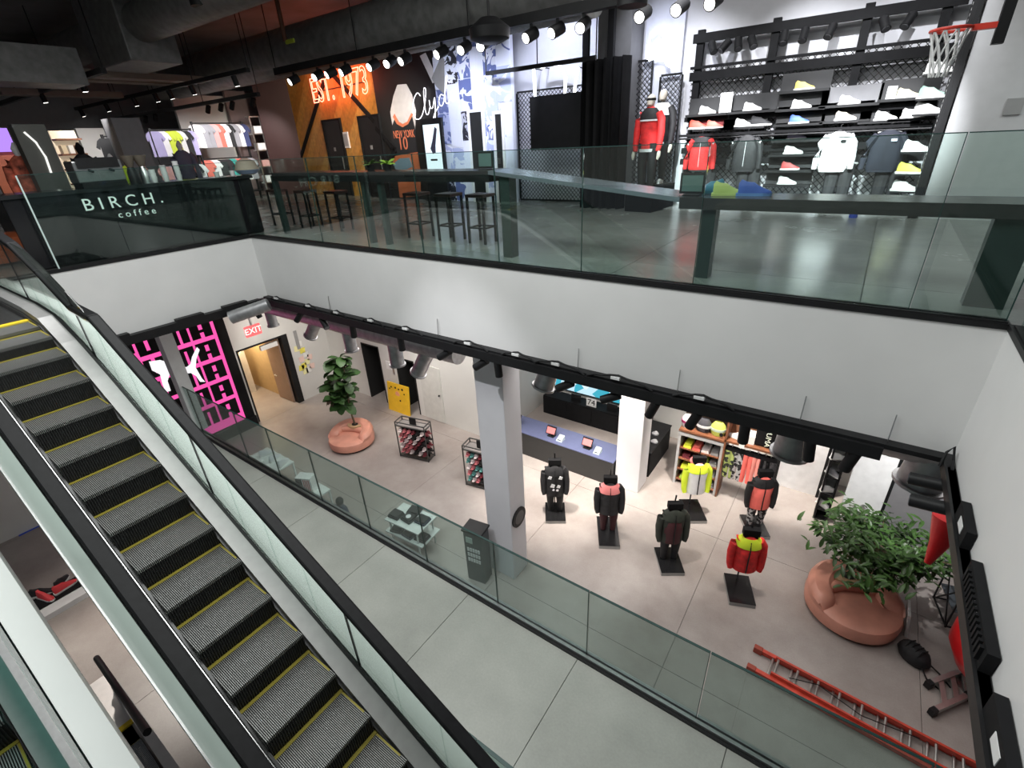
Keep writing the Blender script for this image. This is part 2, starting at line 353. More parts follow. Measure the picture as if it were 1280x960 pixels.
RISER = mat('dark_riser', (.035, .035, .035), .5, .3, vary=.3, scale=40)
SKIRT = mat('dark_skirt', (.05, .05, .05), .35, .5)
DECK = mat('satin_deck', (.36, .355, .35), .5, .6, vary=.05, scale=12)
CLAD = mat('white_cladding', (.76, .78, .76), .35, vary=.03, scale=2)
def sweep(mb, pts, y0, y1, h):              # ribbon block following (x,z) points
    for (xa, za), (xb, zb) in zip(pts[:-1], pts[1:]):
        mb.hexa([E(xa, y0, za-h), E(xb, y0, zb-h), E(xb, y1, zb-h), E(xa, y1, za-h), E(xa, y0, za), E(xb, y0, zb), E(xb, y1, zb), E(xa, y1, za)])
    return mb
def escalator(name, label, dy, k0, k1, black_rail, gm, skip_left=False):
    base = E(-.3, .83+dy, nz(-.3)); r = thing(name, label, 'escalator', base)
    def put(nm, mb, m, parent=r, **kw):
        return obj(nm, mb.mesh(nm, base), m, parent, **kw)
    yl, yr = .50+dy, 1.15+dy
    zland = -.45
    def zs(k):
        z = -1.058-.223*k
        return {-2: -.635, -3: -.50}.get(k, z) if k > -4 else zland
    sm = None
    for k in range(k0, k1):
        a = E(-6.527+.4*k, yl, zs(k)); rise = (zs(k)-zs(k+1))*S
        w_ = (yr-yl)*S
        st = obj('step', MB().box(0, .4*S, 0, w_, -.03, 0), RIDGE, r); st.location = a-base
        obj('yellow_edge', MB().box(-.002, .028, .0, w_, -.03, .006).box(.03, .30, w_-.018, w_-.004, -.02, .003), YELD, st)
        rs = obj('riser', MB(), RISER, st) if False else None
        mb = MB(); nn = 34
        mb.box(.4*S-.03, .4*S-.012, 0, w_, -rise-.03, -.005)
        for i in range(nn):
            yy = w_*(i+.2)/nn; mb.box(.4*S-.012, .4*S-.002, yy, yy+w_/nn*.5, -rise-.03, -.004)
        obj('riser', mb, RISER, st)
    xa, xb = -6.2, -6.527+.4*k1
    top = [(-11.2, zland), (-8.4, zland), (-7.75, zland-.05), (-7.2, nz(-7.2)-.03), (-6.6, nz(-6.6)), (xb, nz(xb))]
    # skirts and decks
    put('skirt', sweep(MB(), [(x, z+.06) for x, z in top], yl-.02, yl, .45), SKIRT)
    put('skirt', sweep(MB(), [(x, z+.06) for x, z in top], yr, yr+.02, .45), SKIRT)
    put('inner_deck', sweep(MB(), [(x, z+.14) for x, z in top], yr+.02, yr+.165, .10), DECK, smooth=False)
    put('inner_deck', sweep(MB(), [(x, z+.12) for x, z in top], yl-.065, yl-.035, .10), STEEL)
    # glass
    gx = [-11.2, -8.6, -7.2, E(0,0,0).x]
    s1, s2 = ony(256, 592, 1.36*S).x/S, ony(443, 808, 1.36*S).x/S
    gp = s2-s1; seams = [-11.2, -8.9]+[s1+gp*i for i in range(-1, 5) if -8.6 < s1+gp*i < xb]+[xb]
    def zd(x):
        for (xa_, za_), (xb_, zb_) in zip(top[:-1], top[1:]):
            if xa_ <= x <= xb_: return za_+(zb_-za_)*(x-xa_)/(xb_-xa_)
        return nz(x)
    for yg in ((1.36+dy,) if skip_left else (1.36+dy, .345+dy)):
        for a, c in zip(seams[:-1], seams[1:]):
            n_ = max(1, int((c-a)/.45)); pts = [(a+.004+(c-a-.008)*i/n_) for i in range(n_+1)]
            g_ = put('glass_pane', sweep(MB(), [(x, zd(x)+.88) for x in pts], yg-.006, yg+.006, .80), gm)
            if c < xb-.1: 
                p0, p1 = E(c, yg, zd(c)+.1)-base, E(c, yg, zd(c)+.86)-base
                obj('pane_joint', MB().bar(p0, p1, .012, .016), BLACK, g_)
    hr = [(-11.2, .50), (-9.0, .50), (-8.4, .40), (-7.7, .14), (-7.0, -.17), (-6.4, -.37), (xb, nz(xb)+.93)]
    hr[5] = (-6.4, nz(-6.4)+.93)
    if black_rail:
        o_ = put('handrail', sweep(MB(), [(x, z+.03) for x, z in hr], 1.325+dy, 1.435+dy, .06), RUBBER, bevel=.015)
        put('handrail_guide', sweep(MB(), [(x, z-.03) for x, z in hr], 1.335+dy, 1.442+dy, .02), CHROME)
        put('handrail', sweep(MB(), [(x, z+.03) for x, z in hr], .275+dy, .395+dy, .06), RUBBER, bevel=.015)
        put('handrail_guide', sweep(MB(), [(x, z-.032) for x, z in hr], .266+dy, .39+dy, .02), BLACK)
    else:
        put('rail_cap', sweep(MB(), [(x, z-.02) for x, z in hr], 1.34+dy, 1.38+dy, .03), STEEL)
    # black strip between glass and deck, outer decks and cladding
    put('glass_seal', sweep(MB(), [(x, z+.145) for x, z in top], 1.315+dy, 1.345+dy, .03), BLACK)
    put('outer_deck', sweep(MB(), [(x, z+.06) for x, z in top], .19+dy, .335+dy, .08), CLAD)
    put('outer_deck', sweep(MB(), [(x, z+.09) for x, z in top], 1.372+dy, 1.56+dy, .08), CLAD)
    put('edge_trim', sweep(MB(), [(x, z+.062) for x, z in top], .175+dy, .19+dy, .09), STEEL)
    put('outer_cladding', sweep(MB(), [(x, z-.02) for x, z in top], .2+dy, .22+dy, .95), CLAD)
    put('outer_cladding', sweep(MB(), [(x, z+.0) for x, z in top], 1.53+dy, 1.56+dy, .95), CLAD)
    put('soffit', sweep(MB(), [(x, z-.93) for x, z in top], .2+dy, 1.56+dy, .04), CLAD)
    # landing plate with yellow comb line
    put('landing_plate', MB().box(-11.2*S, -8.13*S-.02, yl*S, yr*S, CAM_H+(zland-1.25)*S-.05, CAM_H+(zland-1.25)*S), STEEL)
    put('comb_edge', MB().box(-8.13*S-.09, -8.13*S, yl*S, yr*S, CAM_H+(zland-1.25)*S-.02, CAM_H+(zland-1.25)*S+.012), YEL)
    return r
e1 = escalator('escalator', 'escalator with yellow-edged dark steps, black handrails and white cladding beside the grey walkway', 0, -4, 16, True, GLASSE)
GLASSG = glassmat('deep_green_glass', (.42, .66, .62))
e3 = escalator('escalator', 'escalator with green glass side and steel rail cap, no black handrail', -1.69, -1, 13, False, GLASSG, True)
# second escalator seen down between the two: its foot on the lower floor
pc = onz(134, 930, ZA); ye = onz(160, 880, ZA).y; xcmb = pc.x; x0p = onz(120, 852, ZA).x
r = thing('escalator', 'foot of a rising escalator with pale landing plate and dark handrail loop', 'escalator', (xcmb, ye-.5, ZA))
L0 = Vector((xcmb, ye-.5, ZA))
obj('landing_plate', MB().box(x0p-xcmb, -.1, -.6, .46, 0, .02), mat('pale_plate', (.66, .63, .62), .35, .4), r)
obj('comb_edge', MB().box(-.1, .0, -.6, .44, 0, .028), YEL, r)
for k in range(5):
    z_ = [0.0, .02, .10, .24, .42][k]
    st = obj('step', MB().box(0, .38, -.6, .40, -.03, 0), RIDGE, r); st.location = (.38*k, 0, z_)
    obj('yellow_edge', MB().box(.36, .38, -.6, .40, -.01, .006), YELD, st)
    obj('riser', MB().box(0, .012, -.6, .40, -.2, -.01), RISER, st)
obj('skirt', MB().hexa([Vector(q_) for q_ in [(-.9, .44, 0), (2.4, .44, 0), (2.4, .56, 0), (-.9, .56, 0), (-.9, .44, .12), (2.4, .44, 1.3), (2.4, .56, 1.3), (-.9, .56, .12)]]), mat('satin_grey_balustrade', (.36, .37, .38), .35, .4), r)
hp = [(-.75, .50, .10), (-.95, .50, .30), (-1.02, .50, .58), (-.95, .50, .82), (-.72, .50, .98), (-.3, .50, 1.05), (.5, .50, 1.2), (1.3, .50, 1.6), (2.4, .50, 2.2)]
obj('handrail', MB().tube(hp, .045, 10), RUBBER, r, smooth=True)
obj('newel_panel', MB().prism([(-.8, .1), (-.9, .6), (-.7, .9), (-.2, 1.0), (-.2, .1)], (0, .49, 0), X, Z, -.02), BLACK, r)
# ================================================================== FASCIA TRACKS, SPOTLIGHTS, DUCTS
YT = YF-.09
xt0, xt1 = ony(334, 372, YT).x, ony(1106, 554, YT).x
t = thing('light_track', 'long black lighting track with looped cables under the wide white fascia', 'light track', ((xt0+xt1)/2, YT, ZF))
om = (xt0+xt1)/2
obj('track_body', MB().box(xt0-om, xt1-om, -.07, .07, -.14, .0), BLACK, t)
obj('track_tray', MB().box(xt0-om-.1, xt1-om+.55, -.03, .09, -.02, .03), BLACK, t)
LABELW = mat('driver_label', (.75, .75, .75), .5)
def cable(xc, wd, hh):
    pts = [(xc-om+wd*(i/8-.5), -.05, .02+hh*math.sin(math.pi*i/8)+.01*math.sin(i*2.1)) for i in range(9)]
    return MB().tube(pts, .014, 6)
for px, py, wd in ((350, 375, .6), (390, 384, .5), (425, 392, .5), (468, 402, .6), (512, 413, .7), (590, 430, .7), (650, 443, .6), (700, 456, .8), (775, 474, .9), (880, 497, .7)):
    x_ = ony(px, py, YT).x; cb = obj('cable_loop', cable(x_, wd, .09), BLACK, t)
    obj('cable_plug', MB().box(x_-om-.1, x_-om+.02, -.075, -.03, .06, .095), LABELW, cb)
for px, py in ((410, 388), (545, 418), (720, 460), (845, 490), (1000, 525), (1113, 545)):
    x_ = ony(px, py, YT).x
    obj('hanger_wire', MB().tube([(x_-om, .05, 0), (x_-om, .07, .32)], .006, 5), STEEL, t)
ORDN = ['first', 'second', 'third', 'fourth', 'fifth', 'sixth', 'seventh', 'eighth', 'ninth', 'tenth', 'eleventh', 'twelfth', 'thirteenth', 'fourteenth', 'fifteenth', 'sixteenth', 'seventeenth']
# left fascia track
t = thing('light_track', 'black lighting track under the white fascia below the coffee counter', 'light track', (XL+.09, 3.6, ZF))
obj('track_body', MB().box(-.07, .07, -2.2, 1.55, -.14, .02), BLACK, t)
for yy in (-1.2, .1, 1.0): obj('driver_box', MB().box(-.06, .075, yy-.25, yy+.25, .0, .07), BLACK, t)
# right fascia track
t = thing('light_track', 'black lighting track with driver boxes under the side fascia near the wire table', 'light track', (XR-.085, 2.8, ZF))
obj('track_body', MB().box(.0, .075, -3, 2.45, -.05, .05), BLACK, t)
obj('track_tray', MB().box(.02, .08, -3, 2.3, 0, .05), BLACK, t)
for yy, ln in ((1.35, .40), (.45, .8), (-.45, .5)):
    d_ = obj('driver_box', MB().box(.02, .078, yy-ln/2, yy+ln/2, .05, .20), BLACKM, t)
    obj('driver_label', MB().box(.016, .02, yy-.09, yy+.05, .09, .16), LABELW, d_)
obj('cable_loop', MB().tube([(-.02, 2.36, .0), (.0, 2.42, .13), (.04, 2.44, .19), (.06, 2.38, .08), (.05, 2.25, .05)], .012, 6), BLACK, t)
dk = MB()
for i in range(14): dk.box(.0, .02, .1+.05*i, .125+.05*i, .08, .18)
obj('flexible_conduit', dk, BLACKM, t)
LENS = emis('spot_lens', (1, .97, .92), 6)
def spotlight(name, label, p, d, ln=.26, r=.06, lit=False, group=None, stem=.08):
    d = Vector(d).normalized(); rt = thing(name, label, 'spotlight', p, 0, group)
    obj('stem', MB().box(-.02, .02, -.02, .02, -stem, 0), BLACK, rt)
    c = Vector((0, 0, -stem-.02)); a = c-d*ln*.4; b2 = c+d*ln*.6
    h_ = obj('lamp_housing', MB().tube([a, b2], r, 14), BLACK, rt, smooth=True)
    obj('lens', MB().tube([b2+d*.001, b2+d*.006], r*.82, 14), LENS if lit else mat('dark_lens', (.12, .12, .13), .1), h_)
    return rt
for k_, (px, py, d) in enumerate(((372, 386, (-.5, -.2, -.6)), (403, 396, (.7, -.2, -.5)), (440, 406, (-.2, .1, -1)), (500, 420, (-.1, .1, -1)), (556, 434, (-.8, -.2, -.5)),
                  (602, 446, (-.7, -.2, -.5)), (622, 450, (0, .1, -1)), (708, 472, (-.8, -.1, -.5)), (766, 486, (-.8, -.2, -.4)), (818, 498, (-.35, .1, -.9)),
                  (870, 512, (-.35, .1, -.9)), (933, 527, (0, .1, -1)), (1015, 548, (.1, .1, -1)), (1068, 562, (-.2, .1, -1)))):
    q = ony(px, py, YT); spotlight('track_spotlight', 'black cylindrical spotlight on the wide fascia track, %s from the exit-sign end' % ORDN[k_], (q.x, YT, ZF-.14), d, group='spotlights on the wide fascia track')
for yy, lb in ((2.22, 'nearer the fascia corner'), (1.86, 'farther from the fascia corner')): spotlight('track_spotlight', 'black cylindrical spotlight jutting sideways from the side fascia track, '+lb, (XR-.13, 2.8+yy, ZF-.06), (-1, .15, -.15), .28, .058, group='spotlights on the side fascia track', stem=.03)
for yy in (5.0,): spotlight('track_spotlight', 'black spotlight on the track below the coffee counter', (XL+.09, yy, ZF-.12), (.3, .2, -1))
def duct_run(name, label, a, b, r, m=GALV, drops=()):
    a = Vector(a); b = Vector(b); d = b-a; L = d.length; base = (a+b)/2; rt = thing(name, label, 'duct', base)
    n_ = int(L/.10); pts = []; rs = []
    for i in range(n_+1):
        p_ = a+d*(i/n_)-base; pts += [p_, p_+d.normalized()*.03]; rs += [r, r*1.025]
    obj('duct_body', MB().tube(pts, rs, 20), m, rt, smooth=True)
    for p, dr, rr, ln in drops:
        p = Vector(p)-base; dr = Vector(dr).normalized()
        s_ = obj('spigot', MB().tube([p, p+dr*ln*.3, p+dr*ln*.55, p+dr*ln], [rr, rr, rr*.98, rr], 18), m, rt, smooth=True)
        obj('spigot_collar', MB().tube([p+dr*(ln-.02), p+dr*(ln+.015)], rr*1.17, 18), m, s_, smooth=True)
    return rt
YD = YF+.75
def dp(px, py): return ony(px, py, YD)
dz = (dp(325, 388).z+dp(565, 428).z)/2
duct_run('air_duct', 'galvanised spiral air duct with downward spigots along the wall of sticky notes', (dp(320, 385).x-1.2, YD, dz), (dp(572, 437).x, YD, dz), .2,
         drops=[((dp(px, py).x, YD, dz-.1), d, rr, ln) for px, py, d, rr, ln in ((337, 390, (0, 0, -1), .13, .45), (394, 398, (-.6, -.1, -.8), .14, .5), (434, 410, (0, 0, -1), .14, .5), (492, 425, (0, 0, -1), .15, .52), (535, 437, (-.5, -.1, -.85), .15, .62))])
dz2 = ZF-.30
duct_run('air_duct', 'galvanised spiral air duct with wide round spigots above the registers and planters', (dp(655, 470).x, YD, dz2), (XR+.3, YD, dz2), .24,
         drops=[((dp(px, py).x, YD, dz2-.1), d, rr, ln) for px, py, d, rr, ln in ((690, 478, (-.25, -.2, -.9), .17, .45), (995, 545, (-.05, 0, -1), .2, .48), (1163, 585, (-.1, 0, -1), .22, .42))])
q = onx(308, 392, XL+.7)
duct_run('air_duct', 'short purple-lit duct stub pointing sideways near the exit sign', q+Vector((0, .5, .05)), q+Vector((-.45, -.1, -.12)), .13)
# ================================================================== LOWER FLOOR: WALLS AND FIXTURES
def hz(base, px, py):                      # height above base of the point over base seen at a pixel row
    d = ray(px, py); t_ = math.hypot(base.x, base.y)/math.hypot(d.x, d.y); return C0.z+d.z*t_-base.z
def quad_base(l, f, rr, z=ZA):             # left, front, right floor corners in pixels -> centre, rotation, width, depth
    L_, F_, R_ = onz(*l, z), onz(*f, z), onz(*rr, z)
    u = F_-L_; v = R_-F_; rot = math.atan2(u.y, u.x); w_ = u.length; d_ = abs(v.dot(Vector((-math.sin(rot), math.cos(rot), 0))))
    c = L_+u/2+Vector((-math.sin(rot), math.cos(rot), 0))*d_/2
    return c, rot, w_, d_
PINK = emis('pink_led', (1.0, .10, .42), 1.15)
def led_wall():
    y0, y1 = onx(146, 426, XA).y, onx(283, 458, XA).y
    z1, z0 = onx(259, 392, XA).z, onx(307, 521, XA).z
    Wd, Ht = y1-y0, z1-z0
    r = thing('letter_wall', 'glowing pink wall of stacked black block letters with white leaping cat', 'letter wall', (XA, (y0+y1)/2, ZA)); B = Vector((XA, (y0+y1)/2, ZA))
    def P_(u, v, d): return Vector((XA+d, y0+u*Wd, z0+v*Ht))-B
    obj('black_surround', MB().box(.01, .10, -Wd/2-1.0, Wd/2+.32, 0, z1-ZA+.9), BLACKM, r)
    obj('pink_panel', MB().box(.10, .12, -Wd/2-.8, Wd/2, z0-ZA, z1-ZA), PINK, r)
    obj('black_skirting', MB().box(.10, .2, -Wd/2-1, Wd/2+.32, 0, z0-ZA-.02), BLACKM, r)
    rows = 5.35; rh = 1/rows
    lets = (('P', -.16, .10), ('U', .13, .34), ('M', .37, .68), ('A', .71, .955))
    for i in range(6):
        vt = 1-.02-i*rh; vb = vt-rh*.80
        if vb < 0: vb = .0; 
        if vt < .06: continue
        for ch, a, b2 in lets:
            w_ = b2-a; mb = MB(); hh = vt-vb
            def bx(ua, ub, va, vb_):
                p = P_(a+w_*ua, vb+hh*va, .12); q_ = P_(a+w_*ub, vb+hh*vb_, .15); mb.box(p.x, q_.x, p.y, q_.y, p.z, q_.z)
            if ch == 'P': bx(0, .40, 0, 1); bx(.40, .62, .28, .42); bx(.40, .62, .88, 1); bx(.62, 1, .28, 1)
            if ch == 'U': bx(0, .4, 0, 1); bx(.6, 1, 0, 1); bx(.4, .6, 0, .2)
            if ch == 'M': bx(0, .26, 0, 1); bx(.37, .63, 0, 1); bx(.74, 1, 0, 1); bx(.26, .37, .82, 1); bx(.63, .74, .82, 1)
            if ch == 'A': bx(0, .40, 0, 1); bx(.60, 1, 0, 1); bx(.40, .60, .82, 1); bx(.40, .60, .30, .45)
            obj('letter_'+ch.lower(), mb, BLACKM, r)
    pts = [(186, 452), (200, 450), (215, 454), (224, 456), (233, 459), (238, 455), (240, 446), (246, 434), (249, 437), (245, 448), (244, 459), (248, 466), (252, 473), (256, 477), (250, 477), (245, 470), (238, 466), (229, 467), (222, 464), (212, 466), (209, 476), (213, 488), (207, 490), (203, 480), (200, 468), (190, 463)]
    pl = [(onx(px, py, XA+.17)-B) for px, py in pts]
    obj('leaping_cat', MB().prism([(p.y, p.z) for p in pl], (.17, 0, 0), Y, Z, .03), emis('cat_white', (1, .97, 1), 1.1), r)
led_wall()
# exit sign
q = onx(316, 413, XA+1.2)
r = thing('exit_sign', 'small red and white exit sign hanging above the doorway', 'exit sign', q)
obj('sign_body', MB().box(-.03, .03, -.24, .24, -.16, .16), emis('exit_red', (1, .16, .16), 1.3), r)
obj('hanger', MB().box(-.01, .01, -.03, .03, .16, 2.0), STEEL, r)
text('EXIT', .26, emis('exit_letters', (1, .85, .8), 1.6), (.034, 0, 0), Y, Z, .003, parent=r)
# sticky notes
cols = [((.85, .75, .12), 'yellow'), ((.82, .82, .78), 'white'), ((.85, .62, .55), 'peach'), ((.9, .85, .45), 'pale yellow')]
for i, (px, py) in enumerate(((380, 438), (384, 443), (379, 449), (386, 452), (382, 457), (388, 462), (392, 457), (384, 464), (379, 460), (376, 430), (389, 446), (373, 436))):
    q = onx(px-2, py, XA+.008); c_, nm = cols[i % 4]
    rz = random.uniform(-.2, .2)
    one('sticky_note', MB().prism([(-.1, -.1), (.1, -.1), (.1, .1), (-.1, .1)], q, Vector((0, math.cos(rz), math.sin(rz))), Vector((0, -math.sin(rz), math.cos(rz))), .006), mat('note_'+nm.replace(' ', '_'), c_, .8), nm+' paper note beside the doorway, %s counting down the cluster' % ORDN[i], 'paper note', 'paper notes on the lower wall')
q = onx(371, 425, XA+.02); one('wall_strip', MB().prism([(-.06, -.35), (.06, -.35), (.06, .35), (-.06, .35)], q, Y, Z, .01), mat('note_grey', (.3, .3, .3), .6), 'narrow grey plate on the wall above the paper notes', 'wall plate')
# yellow board
a, b_ = onz(494, 507, ZA), onz(520, 516, ZA)
w_ = (b_-a).length; c = (a+b_)/2; c.y = min(c.y, YA-.30); rot = math.atan2((b_-a).y, (b_-a).x)
r = thing('yellow_board', 'yellow poster board with little black marks leaning by the dark opening', 'board', c, rot); hh = hz(c, 507, 480)
bd = obj('panel', MB().hexa([Vector(p) for p in [(-w_/2, 0, 0), (w_/2, 0, 0), (w_/2, .04, 0), (-w_/2, .04, 0), (-w_/2, .12, hh), (w_/2, .12, hh), (w_/2, .16, hh), (-w_/2, .16, hh)]]), mat('board_yellow', (.80, .48, .02), .5), r)
for i, (u, v, s_) in enumerate(((-.3, .85, .07), (-.1, .86, .08), (.05, .84, .07), (.22, .86, .09), (-.38, .78, .06), (.3, .72, .06), (.1, .45, .07))):
    obj('mark', MB().prism([(-s_/2, -s_/2), (s_/2, -s_/3), (s_/3, s_/2), (-s_/2, s_/3)], (u*w_, .12*v-.004, v*hh), X, Z, .004), BLACKM, bd)
obj('mark', MB().tube([(-.02*w_, .12*.66, .66*hh), (-.02*w_, .12*.66-.008, .66*hh)], .1, 16), mat('mark_pink', (.8, .35, .2), .5), bd)
# registers
ct = -5.72
f0, f1 = onz(600, 553, ZA), onz(770, 606, ZA); yc = (onz(645, 568, ZA).y+onz(765, 604, ZA).y)/2
zc = hz(Vector((onz(700, 585, ZA).x, yc, ZA)), 700, 556)+ZA
cx0, cx1 = onz(612, 560, ZA).x, C2[0]-.03
r = thing('register_counter', 'long black checkout counter with slate-blue top between the white columns', 'counter', ((cx0+cx1)/2, yc, ZA)); L = (cx1-cx0)/2
BLK2 = mat('counter_black', (.022, .022, .022), .5)
obj('front_panel', MB().box(-L, L, 0, .06, 0, zc-ZA-.03), BLK2, r)
obj('counter_body', MB().box(-L, L, .06, .72, 0, zc-ZA-.03), BLK2, r)
obj('counter_top', MB().box(-L-.02, L, -.02, .78, zc-ZA-.03, zc-ZA), mat('slate_blue_top', (.10, .115, .21), .28), r, bevel=.006)
for i, (px, py) in enumerate(((646, 529), (689, 545), (734, 560))):
    q = onz(px, py, zc)
    t_ = thing('card_terminal', ['payment terminal beside the front white column', 'payment terminal at the middle of the register counter', 'payment terminal beside the counter-end white column'][i], 'payment terminal', q)
    obj('base', MB().box(-.10, .10, -.07, .09, 0, .02), BLACK, t_)
    obj('stand', MB().box(-.02, .02, 0, .03, .02, .16), BLACK, t_)
    sc_ = obj('tablet', MB().hexa([Vector(p) for p in [(-.15, -.06, .10), (.15, -.06, .10), (.15, -.04, .09), (-.15, -.04, .09), (-.15, .06, .30), (.15, .06, .30), (.15, .08, .29), (-.15, .08, .29)]]), BLACK, t_)
    obj('screen', MB().hexa([Vector(p) for p in [(-.13, -.058, .115), (.13, -.058, .115), (.13, -.05, .115), (-.13, -.05, .115), (-.13, .052, .285), (.13, .052, .285), (.13, .06, .285), (-.13, .06, .285)]]), mat('terminal_pink', (.55, .16, .16), .4, emit=.2), sc_)
    if i:
        q2 = q+Vector((.33, -.05, 0)); t2 = thing('card_reader', ['', 'small pale card reader by the middle terminal', 'small pale card reader by the terminal near the counter-end column'][i], 'card reader', q2)
        obj('reader_body', MB().hexa([Vector(p) for p in [(-.09, -.1, 0), (.09, -.1, 0), (.09, .1, 0), (-.09, .1, 0), (-.08, -.1, .04), (.08, -.1, .04), (.08, .1, .12), (-.08, .1, .12)]]), mat('reader_grey', (.5, .58, .62), .4), t2)
        obj('keypad', MB().box(-.05, .05, -.09, -.02, .04, .055), BLACK, t2)
# back cabinet + led strip
ybk = yc+2.4; za, zb = None, None
p0, p1 = ony(679, 494, ybk), ony(771, 519, ybk)
zt_ = (p0.z+p1.z)/2
r = thing('back_cabinet', 'low black cabinet behind the register counter under the bright screen', 'cabinet', ((p0.x+C2[0]-.05)/2, ybk, ZA)); L = (C2[0]-.05-p0.x)/2
obj('cabinet_body', MB().box(-L, L, 0, .5, 0, zt_-ZA), BLACKM, r)
for k in range(4): obj('cabinet_door', MB().box(-L+L/2*k+.01, -L+L/2*(k+1)-.01, -.02, 0, .05, zt_-ZA-.04), BLACKM, r)
for i, (px, py) in enumerate(((722, 500), (767, 512))):
    q = onz(px, py, zt_); q.y = ybk+.15
    one('monitor', MB().box(q.x-.17, q.x+.17, q.y, q.y+.03, zt_, zt_+.25), BLACK, ['small black monitor on the cabinet left of the number card', 'small black monitor on the cabinet close to the white column'][i], 'monitor')
q = ony(739, 506, ybk+.1); q.z = zt_
r = thing('number_card', 'white card with bold black 74 standing on the back cabinet', 'card', q)
obj('card', MB().box(-.17, .17, 0, .015, 0, .28), mat('card_white', (.8, .8, .8), .6), r)
text('74', .28, BLACKM, (0, -.004, .14), X, Z, .002, parent=r)
yl_ = ybk+.55
p0, p1 = ony(694, 480, yl_), ony(776, 498, yl_); zlo, zhi = ony(735, 494, yl_).z, ony(735, 479, yl_).z
SCR = bpy.data.materials.new('led_screen'); SCR.use_nodes = True; n, l = nt(SCR); n.remove(n['Principled BSDF'])
co = n.new('ShaderNodeTexCoord'); vo = n.new('ShaderNodeTexVoronoi'); vo.inputs['Scale'].default_value = 2.2; l.new(co.outputs['Object'], vo.inputs['Vector'])
rp = n.new('ShaderNodeValToRGB'); rp.color_ramp.interpolation = 'CONSTANT'
rp.color_ramp.elements[0].color = (.55, .8, .95, 1); rp.color_ramp.elements[1].position = .45; rp.color_ramp.elements[1].color = (.06, .42, .55, 1)
e_ = rp.color_ramp.elements.new(.62); e_.color = (.75, .9, 1, 1)
e_ = rp.color_ramp.elements.new(.8); e_.color = (.02, .12, .4, 1)
em = n.new('ShaderNodeEmission'); em.inputs[1].default_value = 1.1; l.new(vo.outputs['Color'], rp.inputs['Fac']); l.new(rp.outputs['Color'], em.inputs[0]); l.new(em.outputs[0], n['Material Output'].inputs[0])
r = thing('video_screen', 'long bright teal and white video screen on the wall behind the registers', 'screen', ((p0.x+p1.x)/2, yl_, zlo)); L = (p1.x-p0.x)/2
obj('screen_frame', MB().box(-L-.04, L+.04, .03, .12, -.05, zhi-zlo+.45), BLACK, r)
obj('display', MB().box(-L, L, 0, .03, 0, zhi-zlo+.4), SCR, r)
# side counter past column
pa, pb = onz(812, 594, ZA), onz(836, 563, ZA); hs = hz(pb, 837, 535)
r = thing('side_counter', 'black side counter with small displays behind the wide white column', 'counter', (pa.x, (pa.y+pb.y)/2, ZA)); L = (pb.y-pa.y)/2+.1
obj('counter_body', MB().box(-.75, .0, -L, L, 0, hs), BLACKM, r)
obj('counter_top', MB().box(-.77, .02, -L-.02, L+.02, hs, hs+.03), BLACK, r)
for i, (px, py) in enumerate(((819, 543), (818, 553))):
    q = onz(px, py, ZA+hs+.03); q.x = min(q.x, pa.x-.1)
    one('display_item', MB().rings([(q.x, q.y, q.z, .09, .07), (q.x, q.y, q.z+.04, .1, .08), (q.x+.02, q.y, q.z+.09, .04, .05)], 10), mat('item_grey', (.4, .4, .42), .5), ['grey cap lying on the black side counter towards the wall', 'grey cap lying on the black side counter towards the column'][i], 'cap')
# wall shelving
WOODR = mat('red_brown_wood', (.20, .075, .035), .5, vary=.25, scale=9)
YS = YA+.9
def shelfpx(px, py): return ony(px, py, YS)
a, b_ = shelfpx(846, 560), shelfpx(903, 575)
x0, x1, x2 = a.x, shelfpx(906, 550).x, shelfpx(973, 566).x
ztop, zlow = shelfpx(878, 551).z, ZA
zs1, zs0 = shelfpx(850, 515).z, shelfpx(850, 534).z
r = thing('shelf_unit', 'grey framed shelf unit of folded clothes with wooden cubby above', 'shelf', ((x0+x1)/2, YS, ZA)); L = (x1-x0)/2
zt2 = ztop-ZA
GREYF = mat('shelf_grey', (.45, .45, .45), .5)
obj('frame', MB().box(-L, -L+.06, 0, .5, 0, zt2).box(L-.06, L, 0, .5, 0, zt2).box(-L, L, -.01, .5, zt2, zt2+.09), GREYF, r)
obj('back_panel', MB().box(-L, L, .45, .5, 0, zt2), BLACKM, r)
for k in range(4): obj('shelf_board', MB().box(-L+.06, L-.06, .02, .45, .12+k*(zt2-.2)/4, .15+k*(zt2-.2)/4), WOODR, r)
zc2 = zt2+.12
obj('cubby_board', MB().box(-L, L, -.02, .5, zc2, zc2+.05), WOODR, r); obj('cubby_board', MB().box(-L, L, .05, .5, zc2+.85, zc2+.9), WOODR, r)
obj('cubby_back', MB().box(-L, L, .46, .5, zc2, zc2+.9), mat('cubby_dark', (.16, .10, .07), .6), r)
FC = [('neon_yellow', (.72, .80, .05), 'neon yellow'), ('coral', (.85, .16, .13), 'coral red'), ('offwhite', (.75, .68, .68), 'pale pink'), ('greyknit', (.28, .28, .28), 'grey'), ('maroon', (.16, .02, .03), 'maroon'), ('limegreen', (.35, .50, .08), 'lime green')]
order = [[5, 3, 3, 3], [0, None, 5, 3], [4, 4, 5, 3], [0, 1, 2, 3]]
